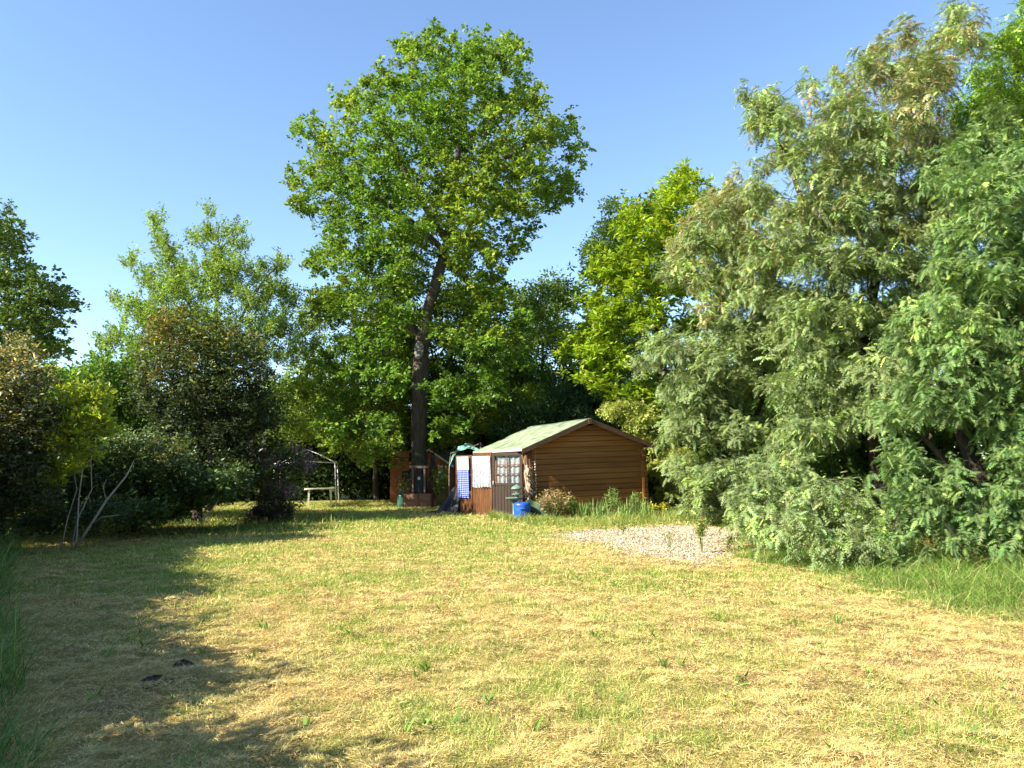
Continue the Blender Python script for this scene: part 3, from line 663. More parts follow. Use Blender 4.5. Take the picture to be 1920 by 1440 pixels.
SHRUB = [(-13.61,22.89,4.48,0.48), (-14.29,24.03,4.62,0.48), (-14.98,25.2,4.77,0.48), (-12.72,22.73,4.37,0.41), (-13.46,24.06,4.53,0.41), (-14.07,25.15,4.66,0.41), (-12.19,22.93,4.59,0.55), (-12.71,23.9,4.72,0.55), (-13.39,25.17,4.89,0.55), (-11.72,22.97,4.22,0.62), (-12.21,23.93,4.33,0.62), (-12.67,24.83,4.43,0.62), (-11.53,23.21,4.81,0.48), (-11.91,23.97,4.92,0.48), (-12.35,24.85,5.04,0.48), (-11.85,22.98,3.5,0.62), (-12.36,23.97,3.58,0.62), (-12.98,25.17,3.68,0.62), (-12.38,22.74,3.96,0.62), (-13.03,23.93,4.09,0.62), (-13.78,25.29,4.23,0.62), (-13.28,22.94,3.75,0.62), (-13.92,24.05,3.86,0.62), (-14.64,25.29,3.98,0.62), (-11.39,23.06,3.01,0.62), (-11.91,24.1,3.08,0.62), (-12.3,24.88,3.13,0.62), (-14.06,23.05,3.53,0.48), (-14.68,24.07,3.62,0.48), (-15.19,24.91,3.69,0.48), (-14.55,23.17,3.79,0.52), (-15.02,23.93,3.86,0.52), (-15.55,24.77,3.94,0.52), (-12.07,22.85,2.54,0.62), (-12.68,24.01,2.58,0.62), (-13.27,25.13,2.63,0.62), (-13.38,22.91,2.72,0.62), (-14.06,24.08,2.77,0.62), (-14.72,25.21,2.83,0.62)]
LOWSHRUB = [(-9.21,18.18,2.09,0.43), (-9.6,18.94,2.11,0.43), (-9.98,19.69,2.13,0.43), (-8.58,18.18,2.18,0.35), (-8.98,19.01,2.21,0.35), (-9.33,19.74,2.23,0.35), (-7.97,18.24,1.95,0.46), (-8.3,18.97,1.96,0.46), (-8.64,19.76,1.98,0.46), (-9.88,18.28,1.78,0.43), (-10.32,19.08,1.79,0.43), (-10.65,19.7,1.8,0.43), (-10.23,18.26,1.29,0.38), (-10.69,19.07,1.27,0.38), (-11.02,19.67,1.26,0.38), (-9.27,18.1,1.34,0.57), (-9.69,18.93,1.33,0.57), (-10.17,19.87,1.32,0.57), (-8.47,18.27,1.33,0.57), (-8.86,19.1,1.31,0.57), (-9.18,19.79,1.3,0.57), (-7.68,18.19,1.32,0.52), (-8.01,18.96,1.31,0.52), (-8.35,19.76,1.29,0.52), (-7.13,18.39,1.24,0.52), (-7.34,18.93,1.23,0.52), (-7.59,19.56,1.22,0.52), (-8.8,18.2,0.84,0.43), (-9.17,18.97,0.8,0.43), (-9.57,19.79,0.77,0.43), (-10.45,18.24,0.86,0.38), (-10.85,18.93,0.83,0.38), (-11.31,19.75,0.8,0.38), (-11.1,18.41,0.42,0.35), (-11.45,18.99,0.38,0.35), (-11.8,19.57,0.35,0.35), (-7.94,18.23,0.82,0.38), (-8.28,19.01,0.79,0.38), (-8.62,19.8,0.76,0.38), (-6.7,18.59,1.3,0.41), (-7,19.44,1.28,0.41), (-11.77,18.58,0.23,0.41), (-12.24,19.33,0.17,0.41), (-9.88,16.86,0.69,0.35), (-10.27,17.51,0.65,0.35), (-10.65,18.17,0.62,0.35), (-8.86,16.27,0.65,0.36), (-9.22,16.93,0.62,0.36), (-9.67,17.75,0.57,0.36), (-8.18,16.24,0.65,0.34), (-8.53,16.95,0.6,0.34), (-8.93,17.74,0.56,0.34), (-7.94,17.18,0.64,0.33), (-8.31,17.97,0.6,0.33), (-8.68,18.77,0.55,0.33), (-10.55,16.97,1.04,0.38), (-10.89,17.52,1.02,0.38), (-11.16,17.95,1,0.38), (-8.13,19.27,0.77,0.37), (-8.44,20.03,0.74,0.37), (-8.73,20.71,0.71,0.37), (-7.87,19.96,0.87,0.35), (-8.11,20.56,0.85,0.35), (-8.31,21.07,0.83,0.35), (-8.4,18.72,0.68,0.33), (-8.76,19.51,0.64,0.33), (-9.1,20.27,0.6,0.33), (-8.66,17.68,0.68,0.34), (-9.09,18.55,0.63,0.34), (-9.44,19.26,0.6,0.34)]
PURPLE = [(-7.52,22.55,2,0.49), (-7.78,23.32,2.01,0.49), (-6.91,22.59,2.07,0.43), (-7.04,23.02,2.07,0.43), (-7.2,23.56,2.09,0.43), (-6.42,22.53,1.83,0.36), (-6.56,23.03,1.83,0.36), (-6.67,23.43,1.83,0.36), (-6.55,22.49,1.36,0.36), (-6.72,23.05,1.36,0.36), (-6.85,23.5,1.35,0.36), (-7.16,22.45,1.37,0.43), (-7.36,23.08,1.37,0.43), (-7.5,23.52,1.36,0.43), (-7.94,22.68,1.54,0.36), (-8.16,23.31,1.53,0.36), (-6.07,22.7,1.63,0.23), (-6.14,22.96,1.63,0.23), (-6.22,23.27,1.64,0.23), (-6.51,22.62,0.9,0.33), (-6.6,22.96,0.89,0.33), (-6.74,23.43,0.87,0.33), (-6.93,22.49,0.98,0.36), (-7.1,23.03,0.97,0.36), (-7.26,23.55,0.96,0.36)]
MOUND = [(-6.82,21.67,0.57,0.44), (-7.03,22.32,0.53,0.44), (-7.11,21.66,0.35,0.28), (-7.21,21.94,0.33,0.28), (-7.33,22.33,0.31,0.28), (-6.46,21.7,0.38,0.31), (-6.56,22.04,0.36,0.31), (-6.63,22.29,0.35,0.31), (-6.8,21.59,0.86,0.31), (-6.92,21.95,0.85,0.31), (-7.06,22.39,0.84,0.31)]
FAROAK = [(-24.38,35.78,12.56,1.14), (-25.82,37.9,13.21,1.14), (-27.64,40.56,14.03,1.14), (-25.57,35.6,13.31,2.17), (-27.5,38.28,14.19,2.17), (-29.12,40.53,14.93,2.17), (-23.56,35.46,10.65,1.25), (-25.39,38.21,11.35,1.25), (-27.24,41,12.06,1.25), (-22.43,35.31,10.09,1.09), (-24,37.78,10.68,1.09), (-25.65,40.38,11.31,1.09), (-21.92,36.15,9.75,0.71), (-23.03,37.98,10.17,0.71), (-24.09,39.74,10.56,0.71), (-21.74,36.81,9.74,0.38), (-22.45,38.03,10,0.38), (-23.16,39.23,10.27,0.38), (-22.89,35.36,8.58,1.41), (-24.61,38.03,9.11,1.41), (-26.38,40.75,9.65,1.41), (-21.9,35.74,8.33,0.98), (-23.28,37.98,8.75,0.98), (-24.49,39.95,9.13,0.98), (-23.53,34.94,7.27,1.63), (-25.71,38.17,7.79,1.63), (-27.4,40.68,8.2,1.63), (-22.24,35.64,7.1,1.09), (-23.65,37.9,7.45,1.09), (-25.16,40.33,7.83,1.09), (-21.88,36.27,7.45,0.6), (-22.94,38.03,7.73,0.6), (-23.85,39.54,7.97,0.6), (-25.79,35.84,9.74,2.45), (-27.1,37.66,10.16,2.45), (-29.4,40.86,10.88,2.45), (-25.1,35.44,7.11,2.17), (-26.87,37.93,7.5,2.17), (-28.63,40.43,7.89,2.17)]
BACKTREE = [(1.92,37.56,9.99,1.14), (2.05,40.12,10.56,1.14), (2.17,42.39,11.07,1.14), (0.86,37.89,9.54,1.03), (0.9,39.9,9.96,1.03), (0.96,42.18,10.43,1.03), (2.79,38,9.53,0.74), (2.94,39.99,9.95,0.74), (3.08,41.94,10.35,0.74), (1.36,37.72,8.15,1.57), (1.45,40.05,8.55,1.57), (1.53,42.35,8.95,1.57), (2.66,37.51,7.56,1.2), (2.86,40.22,7.99,1.2), (3.01,42.43,8.34,1.2), (0.03,37.97,7.67,1.32), (0.03,40.24,8.03,1.32), (0.03,42.13,8.33,1.32), (2.1,37.52,5.71,1.57), (2.23,39.88,5.97,1.57), (2.37,42.26,6.23,1.57), (0.52,37.54,5.47,1.57), (0.56,39.88,5.71,1.57), (0.59,42.15,5.95,1.57), (3.43,37.85,5.46,1.14), (3.62,39.9,5.67,1.14), (3.82,42.09,5.9,1.14), (-0.79,38.07,6.08,1.57), (-0.83,39.88,6.29,1.57), (-0.88,42.26,6.57,1.57), (-1.62,38.44,4.52,1.32), (-1.68,39.91,4.63,1.32), (-1.77,41.89,4.78,1.32), (-0.03,37.57,3.65,1.14), (-0.03,39.81,3.77,1.14), (-0.03,42.51,3.92,1.14), (4.53,37.96,6.53,1.43), (4.74,39.72,6.76,1.43), (5.01,41.99,7.05,1.43), (4.22,37.91,4.93,1.14), (4.46,40.07,5.12,1.14), (4.66,41.89,5.28,1.14)]
LIME = [(-4.83,34.57,9.67,1.16), (-5.01,35.88,9.97,1.16), (-5.24,37.52,10.35,1.16), (-4.09,34.52,7.67,1.16), (-4.25,35.88,7.9,1.16), (-4.44,37.41,8.17,1.16), (-5.1,34.77,6.98,1.16), (-5.27,35.9,7.16,1.16), (-5.45,37.15,7.35,1.16), (-4.61,34.73,4.77,1.16), (-4.75,35.81,4.87,1.16), (-4.93,37.2,4.99,1.16), (-2.62,34.38,9.1,1.16), (-2.76,36.23,9.5,1.16), (-2.84,37.36,9.74,1.16), (-2.42,34.8,7.2,1.29), (-2.58,37.22,7.58,1.29), (-2.68,34.86,5.24,1.16), (-2.76,35.93,5.35,1.16), (-2.86,37.29,5.49,1.16), (-1.44,34.99,8.21,1.16), (-1.51,36.75,8.54,1.16), (-5.6,34.85,8.49,1.16), (-5.97,37.1,8.94,1.16), (-3.38,34.6,5.95,1.16), (-3.52,36,6.13,1.16), (-3.68,37.63,6.33,1.16), (-3.14,34.57,3.77,1.03), (-3.28,36.1,3.86,1.03), (-3.4,37.35,3.94,1.03), (-4.83,34.61,3.31,0.93), (-5.02,35.96,3.38,0.93), (-5.18,37.13,3.44,0.93), (-1.45,34.73,6.19,1.16), (-1.53,36.85,6.47,1.16), (-6.33,34.85,6.27,1.03), (-6.7,36.88,6.54,1.03)]
UNDER = [(-2.26,32.2,3.83,0.71), (-2.32,33.07,3.89,0.71), (-2.38,33.98,3.96,0.71), (-1.35,31.98,3.92,0.8), (-1.39,33.05,3.99,0.8), (-1.44,34.08,4.07,0.8), (-0.46,32.06,3.91,0.71), (-0.48,33.12,3.99,0.71), (-0.49,33.8,4.04,0.71), (0.67,32.44,4.37,0.61), (0.68,33.09,4.43,0.61), (0.7,33.78,4.49,0.61), (-1.81,32.15,3.15,0.61), (-1.86,33.05,3.2,0.61), (-1.91,33.92,3.24,0.61), (-3.17,32.39,2.73,0.57), (-3.24,33.09,2.76,0.57), (-3.3,33.68,2.78,0.57), (-2.48,32.14,2.72,0.61), (-2.56,33.1,2.75,0.61), (-2.61,33.84,2.77,0.61), (-0.69,32.02,3.35,0.61), (-0.71,32.89,3.4,0.61), (-0.73,34.03,3.46,0.61)]
CHESTNUT = [(6.22,26.67,11.38,0.75), (6.77,29.05,12.26,0.75), (7.29,31.29,13.08,0.75), (5.59,26.5,10.74,0.83), (6.11,28.99,11.6,0.83), (6.65,31.53,12.47,0.83), (6.82,26.9,10.76,0.75), (7.35,28.98,11.47,0.75), (7.87,31.03,12.17,0.75), (4.71,26.96,10.52,0.83), (5.04,28.88,11.15,0.83), (5.46,31.28,11.95,0.83), (4,26.82,9.99,0.62), (4.33,29.05,10.69,0.62), (4.64,31.13,11.34,0.62), (5.38,26.59,9.6,1), (5.88,29.1,10.36,1), (6.33,31.31,11.02,1), (6.34,26.7,9.43,0.91), (6.88,28.95,10.09,0.91), (7.38,31.08,10.71,0.91), (7.56,27.53,10.67,0.54), (7.97,29.01,11.15,0.54), (8.39,30.55,11.66,0.54), (4.27,26.9,9.12,0.91), (4.62,29.1,9.74,0.91), (4.98,31.38,10.38,0.91), (3.38,27.51,8.91,0.62), (3.58,29.11,9.33,0.62), (3.77,30.66,9.75,0.62), (3.83,26.7,8.11,0.91), (4.16,29,8.67,0.91), (4.5,31.34,9.24,0.91), (4.98,26.75,8.1,1.08), (5.43,29.17,8.69,1.08), (5.86,31.48,9.25,1.08), (6.21,27.19,8,0.95), (6.6,28.91,8.4,0.95), (7.06,30.92,8.88,0.95), (2.9,27.06,7.24,0.62), (3.12,29.04,7.65,0.62), (3.3,30.78,8.01,0.62), (3.59,26.57,6.74,0.91), (3.94,29.17,7.24,0.91), (4.24,31.39,7.67,0.91), (4.7,26.55,6.53,0.91), (5.11,28.83,6.96,0.91), (5.58,31.5,7.45,0.91), (2.44,27.49,6.15,0.54), (2.57,28.93,6.39,0.54), (2.72,30.64,6.68,0.54), (3.06,27.05,5.88,0.83), (3.28,29.02,6.19,0.83), (3.5,30.99,6.5,0.83), (2.12,27.77,5.61,0.37), (2.21,28.93,5.78,0.37), (2.3,30.16,5.96,0.37), (2.74,26.93,4.91,0.71), (2.95,29.04,5.17,0.71), (3.16,31.05,5.42,0.71), (3.58,26.81,5.26,0.83), (3.85,28.86,5.54,0.83), (4.18,31.33,5.88,0.83), (3.17,26.79,4.14,0.5), (3.42,28.9,4.34,0.5), (3.68,31.09,4.54,0.5), (6.61,27.5,6.49,0.75), (6.95,28.92,6.74,0.75), (7.31,30.45,7.01,0.75), (4.29,26.64,4.76,0.5), (4.67,28.97,5.04,0.5), (5.05,31.37,5.32,0.5), (4.86,26.82,4.02,0.71), (5.26,29.06,4.22,0.71), (5.67,31.32,4.43,0.71), (4.06,26.56,3.82,0.58), (4.44,29.03,4.03,0.58), (4.79,31.31,4.22,0.58), (5.45,27.04,3.56,0.71), (5.82,28.89,3.69,0.71), (6.24,30.99,3.85,0.71)]
DARKTREE = [(5.62,40.37,15.33,0.48), (5.85,42.04,15.9,0.48), (6.08,43.67,16.45,0.48), (4.96,40.45,14.12,0.6), (5.14,41.93,14.58,0.6), (5.33,43.46,15.05,0.6), (4.41,40.99,13.1,0.48), (4.52,41.98,13.37,0.48), (4.62,42.93,13.64,0.48), (6.22,40.72,14.48,0.78), (6.42,42.04,14.9,0.78), (6.65,43.5,15.36,0.78), (4.71,40.82,11.86,0.66), (4.86,42.06,12.17,0.66), (5.01,43.36,12.5,0.66), (5.57,40.52,12.95,1.08), (5.77,41.97,13.35,1.08), (6.01,43.71,13.84,1.08), (6.42,40.72,11.52,1.65), (6.81,43.14,12.11,1.65), (5.41,40.18,8.52,1.8), (5.81,43.17,9.03,1.8), (5.38,40.42,6.27,1.65), (5.8,43.64,6.64,1.65), (6.57,40.51,7.98,1.5), (7.07,43.57,8.46,1.5)]
WATTLEA = [(5.21,18.96,8.01,0.44), (5.64,20.51,8.54,0.44), (6.04,21.98,9.03,0.44), (5.93,19.12,7.89,0.5), (6.35,20.45,8.32,0.5), (6.77,21.81,8.77,0.5), (4.58,19.26,7.39,0.5), (4.88,20.51,7.76,0.5), (5.18,21.8,8.15,0.5), (5.18,18.96,7.15,0.65), (5.63,20.61,7.63,0.65), (6.03,22.07,8.06,0.65), (5.97,18.93,6.99,0.73), (6.49,20.58,7.46,0.73), (6.97,22.1,7.89,0.73), (4.33,19.61,6.64,0.44), (4.53,20.53,6.88,0.44), (4.73,21.45,7.11,0.44), (4.91,19.1,6.22,0.59), (5.27,20.54,6.57,0.59), (5.63,21.94,6.91,0.59), (5.79,18.91,6.03,0.73), (6.31,20.61,6.43,0.73), (6.74,22.01,6.76,0.73), (6.74,19.22,6.92,0.67), (7.17,20.45,7.26,0.67), (7.56,21.55,7.57,0.67), (6.71,19.29,5.83,0.73), (7.09,20.38,6.07,0.73), (7.55,21.7,6.36,0.73), (5.16,18.95,5.23,0.44), (5.6,20.56,5.54,0.44), (6.01,22.06,5.83,0.44), (5.75,18.96,4.82,0.67), (6.24,20.58,5.09,0.67), (6.66,21.97,5.33,0.67), (6.66,19.32,4.73,0.73), (7.11,20.62,4.94,0.73), (7.41,21.47,5.08,0.73), (3.82,19.35,4.57,0.41), (4.05,20.52,4.75,0.41), (4.26,21.58,4.91,0.41), (4.23,19.14,4.3,0.5), (4.55,20.58,4.5,0.5), (4.83,21.83,4.68,0.5), (4.81,19.05,4.17,0.59), (5.16,20.43,4.36,0.59), (5.59,22.11,4.59,0.59), (3.45,19.81,4.13,0.29), (3.56,20.46,4.21,0.29), (3.7,21.28,4.32,0.29), (4.03,19.12,3.52,0.47), (4.3,20.41,3.65,0.47), (4.59,21.8,3.79,0.47), (4.52,19.07,3.24,0.62), (4.85,20.49,3.36,0.62), (5.21,21.99,3.49,0.62), (5.14,18.9,3.48,0.73), (5.55,20.4,3.63,0.73), (5.97,21.95,3.78,0.73), (6.07,19.33,3.65,0.73), (6.47,20.59,3.78,0.73), (6.81,21.66,3.9,0.73), (4.41,19.32,2.46,0.56), (4.7,20.59,2.51,0.56), (4.95,21.68,2.56,0.56), (4.95,19.1,2.31,0.65), (5.33,20.58,2.36,0.65), (5.69,21.96,2.41,0.65), (5.5,18.93,2.42,0.73), (5.92,20.39,2.49,0.73), (6.41,22.05,2.56,0.73), (4.5,19.41,1.39,0.5), (4.77,20.58,1.38,0.5), (5.03,21.72,1.36,0.5), (4.83,19.07,1.12,0.56), (5.19,20.5,1.09,0.56), (5.58,22.03,1.05,0.56), (5.31,18.87,1.38,0.67), (5.76,20.47,1.36,0.67), (6.2,22.03,1.34,0.67), (6.28,19.3,2.43,0.67), (6.68,20.53,2.48,0.67), (7.04,21.64,2.53,0.67), (6.06,19.23,1.1,0.67), (6.43,20.41,1.07,0.67), (6.85,21.74,1.04,0.67), (4.82,19.15,0.47,0.44), (5.15,20.47,0.39,0.44), (5.49,21.81,0.31,0.44), (4.58,19.21,0.54,0.32), (4.87,20.46,0.47,0.32), (5.19,21.77,0.39,0.32), (5.57,19.03,0.4,0.5), (5.99,20.46,0.31,0.5), (6.43,21.96,0.22,0.5), (6.35,19.42,0.24,0.38), (6.71,20.53,0.16,0.38), (7.03,21.5,0.09,0.38)]
WATTLEB = [(9.6,15.39,10.89,0.31), (10.25,16.45,11.53,0.31), (11.02,17.68,12.27,0.31), (9.2,15.16,10.29,0.35), (10.04,16.55,11.08,0.35), (10.75,17.73,11.76,0.35), (9.88,15.7,10.41,0.24), (10.37,16.48,10.85,0.24), (10.9,17.33,11.32,0.24), (9.09,15.42,9.94,0.31), (9.7,16.45,10.5,0.31), (10.35,17.56,11.1,0.31), (8.46,15,10.15,0.24), (9.3,16.49,11,0.24), (10.15,18.01,11.86,0.24), (8.52,15.18,9.73,0.24), (9.26,16.49,10.42,0.24), (10,17.81,11.13,0.24), (7.89,15.27,10.25,0.24), (8.51,16.46,10.93,0.24), (9.16,17.72,11.64,0.24), (7.56,15.06,9.67,0.31), (8.3,16.53,10.46,0.31), (9.05,18.03,11.27,0.31), (7.77,15.08,9.34,0.35), (8.49,16.49,10.06,0.35), (9.25,17.96,10.81,0.35), (8.32,15.3,9.39,0.4), (8.94,16.44,9.96,0.4), (9.67,17.78,10.65,0.4), (8.87,15.49,9.47,0.35), (9.46,16.52,10,0.35), (10,17.47,10.48,0.35), (5.16,15.87,9.45,0.24), (5.35,16.46,9.74,0.24), (5.58,17.17,10.09,0.24), (5.38,15.54,9.08,0.28), (5.69,16.45,9.52,0.28), (6.06,17.52,10.03,0.28), (5.51,15.33,8.68,0.28), (5.94,16.53,9.24,0.28), (6.37,17.7,9.78,0.28), (5.25,15.55,8.65,0.24), (5.57,16.49,9.08,0.24), (5.87,17.4,9.49,0.24), (6.04,15.16,9.29,0.24), (6.59,16.54,9.99,0.24), (7.11,17.84,10.65,0.24), (6.1,15.04,8.77,0.26), (6.68,16.49,9.46,0.26), (7.28,17.95,10.16,0.26), (5.85,15.2,8.5,0.24), (6.35,16.51,9.1,0.24), (6.87,17.87,9.72,0.24), (6.8,15.01,9.31,0.12), (7.48,16.52,10.09,0.12), (8.16,18.01,10.86,0.12), (6.81,14.96,8.89,0.19), (7.52,16.52,9.65,0.19), (8.21,18.04,10.39,0.19), (6.6,15.04,8.4,0.31), (7.22,16.46,9.04,0.31), (7.88,17.95,9.71,0.31), (7.01,14.97,8.55,0.31), (7.71,16.47,9.25,0.31), (8.43,18,9.96,0.31), (7.19,14.92,8.24,0.47), (7.96,16.52,8.96,0.47), (8.66,17.98,9.61,0.47), (7.95,15.11,8.55,0.52), (8.64,16.42,9.15,0.52), (9.39,17.86,9.81,0.52), (6.34,15.01,7.96,0.35), (7,16.55,8.61,0.35), (7.57,17.91,9.19,0.35), (5.86,15.16,8.01,0.24), (6.36,16.46,8.56,0.24), (6.91,17.87,9.15,0.24), (6.98,15.04,7.62,0.47), (7.67,16.5,8.21,0.47), (8.37,18.01,8.81,0.47), (7.69,15.13,7.77,0.47), (8.35,16.44,8.3,0.47), (9.15,18.01,8.94,0.47), (8.51,15.37,8.43,0.31), (9.12,16.47,8.92,0.31), (9.76,17.61,9.42,0.31), (8.84,15.5,8.89,0.24), (9.41,16.51,9.37,0.24), (9.96,17.47,9.82,0.24), (5.64,15.19,7.71,0.24), (6.13,16.51,8.24,0.24), (6.62,17.84,8.77,0.24), (5.26,15.41,7.55,0.24), (5.63,16.48,7.96,0.24), (6.02,17.62,8.4,0.24), (5.16,15.48,7.25,0.24), (5.51,16.54,7.64,0.24), (5.84,17.53,8,0.24), (6.02,15.07,7.45,0.24), (6.6,16.52,8.01,0.24), (7.15,17.92,8.55,0.24), (6.5,14.96,7.27,0.42), (7.18,16.52,7.86,0.42), (7.82,17.99,8.41,0.42), (7.17,15.06,6.91,0.5), (7.84,16.47,7.4,0.5), (8.54,17.95,7.92,0.5), (7.97,15.16,6.82,0.5), (8.68,16.52,7.28,0.5), (9.44,17.95,7.78,0.5), (8.67,15.43,7.07,0.35), (9.27,16.49,7.45,0.35), (9.91,17.62,7.85,0.35), (9.41,15.77,7.77,0.35), (9.85,16.5,8.06,0.35), (10.31,17.27,8.35,0.35), (6.06,15.03,6.58,0.5), (6.68,16.57,7.09,0.5), (7.27,18.03,7.57,0.5), (5.65,15.41,6.52,0.38), (6.07,16.54,6.88,0.38), (6.49,17.7,7.25,0.38), (6.66,14.94,6.37,0.54), (7.39,16.6,6.9,0.54), (7.99,17.94,7.33,0.54), (7.38,14.92,6.14,0.54), (8.16,16.5,6.62,0.54), (8.86,17.91,7.05,0.54), (8.24,15.17,6.04,0.54), (8.98,16.52,6.43,0.54), (9.62,17.7,6.78,0.54), (5.86,15.17,5.8,0.54), (6.36,16.47,6.15,0.54), (6.91,17.9,6.55,0.54), (6.39,14.93,5.5,0.54), (7.06,16.5,5.91,0.54), (7.69,17.98,6.3,0.54), (7.11,14.92,5.27,0.59), (7.85,16.46,5.65,0.59), (8.56,17.97,6.02,0.59), (7.96,15.14,5.21,0.54), (8.68,16.51,5.53,0.54), (9.38,17.84,5.85,0.54), (5.98,15.07,4.78,0.54), (6.54,16.49,5.08,0.54), (7.12,17.94,5.39,0.54), (6.67,14.98,4.54,0.59), (7.31,16.41,4.82,0.59), (8.04,18.05,5.14,0.59), (7.46,15.1,4.34,0.54), (8.18,16.58,4.61,0.54), (8.79,17.8,4.83,0.54), (6.11,14.99,3.8,0.54), (6.7,16.46,4.02,0.54), (7.35,18.05,4.25,0.54), (5.72,15.46,3.12,0.54), (6.11,16.53,3.22,0.54), (6.52,17.62,3.33,0.54), (6.42,15.09,3.07,0.54), (7,16.44,3.2,0.54), (7.71,18.11,3.36,0.54), (7.09,15.12,3.38,0.47), (7.75,16.53,3.55,0.47), (8.34,17.8,3.7,0.47), (5.71,15.27,2.25,0.54), (6.14,16.43,2.29,0.54), (6.59,17.63,2.35,0.54), (6.2,14.94,2.12,0.42), (6.87,16.55,2.18,0.42), (7.45,17.96,2.22,0.42), (5.37,15.04,1.41,0.5), (5.92,16.58,1.39,0.5), (6.44,18.04,1.37,0.5), (5.87,15.06,0.89,0.42), (6.45,16.56,0.82,0.42), (7.05,18.08,0.75,0.42), (5.31,14.97,0.7,0.38), (5.85,16.5,0.6,0.38), (6.36,17.93,0.52,0.38), (5.07,15.15,0.9,0.33), (5.53,16.53,0.83,0.33), (5.98,17.87,0.77,0.33), (6.74,14.95,2.42,0.35), (7.42,16.45,2.51,0.35), (8.09,17.94,2.59,0.35), (6.52,15.18,0.46,0.28), (7.1,16.54,0.36,0.28), (7.64,17.8,0.27,0.28), (3.97,13.24,0.77,0.3), (4.24,14.16,0.71,0.3), (4.55,15.17,0.64,0.3), (4.07,12.22,0.58,0.23), (4.53,13.61,0.46,0.23), (4.99,14.98,0.34,0.23), (4.36,11.65,0.62,0.28), (4.95,13.22,0.48,0.28), (5.5,14.7,0.36,0.28), (4.63,11.35,0.56,0.24), (5.22,12.8,0.43,0.24), (5.8,14.23,0.3,0.24), (4.91,11.12,0.46,0.23), (5.43,12.3,0.34,0.23), (5.99,13.56,0.21,0.23), (5.37,11.6,0.57,0.27), (5.81,12.55,0.48,0.27), (6.21,13.43,0.41,0.27), (4.59,12.43,1.02,0.36), (5.14,13.93,0.95,0.36), (5.75,15.58,0.87,0.36), (5.18,12.23,0.97,0.35), (5.78,13.64,0.9,0.35), (6.38,15.04,0.83,0.35), (4.33,13.76,1.25,0.39), (4.74,15.03,1.21,0.39), (5.12,16.25,1.18,0.39), (8.67,15.31,6.35,0.47), (9.35,16.51,6.72,0.47), (10.02,17.69,7.09,0.47), (9,15.63,5.54,0.47), (9.54,16.55,5.77,0.47), (9.97,17.3,5.96,0.47), (8.48,15.36,4.81,0.47), (9.11,16.5,5.05,0.47), (9.73,17.63,5.29,0.47), (8.02,15.37,4.38,0.47), (8.61,16.5,4.58,0.47), (9.24,17.71,4.8,0.47), (5.35,15.6,5.81,0.47), (5.67,16.53,6.06,0.47), (5.98,17.42,6.3,0.47), (5.75,17.61,5.34,0.5), (6.02,18.46,5.52,0.5), (6.34,19.44,5.73,0.5), (5.98,16.64,4.41,0.49), (6.48,18.04,4.65,0.49), (6.93,19.29,4.86,0.49), (5.63,18.19,4.43,0.52), (5.86,18.94,4.54,0.52), (6.16,19.9,4.69,0.52), (8.13,15.16,7.66,0.4), (8.88,16.56,8.22,0.4), (9.58,17.86,8.73,0.4), (8.98,15.44,8.22,0.33), (9.58,16.47,8.66,0.33), (10.22,17.56,9.13,0.33), (9.24,15.67,6.92,0.42), (9.7,16.45,7.18,0.42), (10.17,17.25,7.46,0.42), (6.77,13.81,3.32,0.39), (7.36,15.02,3.47,0.39), (7.97,16.27,3.63,0.39), (6.67,12.94,2.66,0.36), (7.21,14,2.75,0.36), (7.7,14.95,2.83,0.36), (6.42,13.58,2.53,0.39), (7.07,14.96,2.63,0.39), (7.74,16.39,2.73,0.39), (5.74,16.9,7.4,0.39), (6.09,17.95,7.76,0.39), (6.5,19.15,8.17,0.39), (5.59,18.31,8.43,0.3), (5.79,18.97,8.68,0.3), (6,19.68,8.94,0.3)]
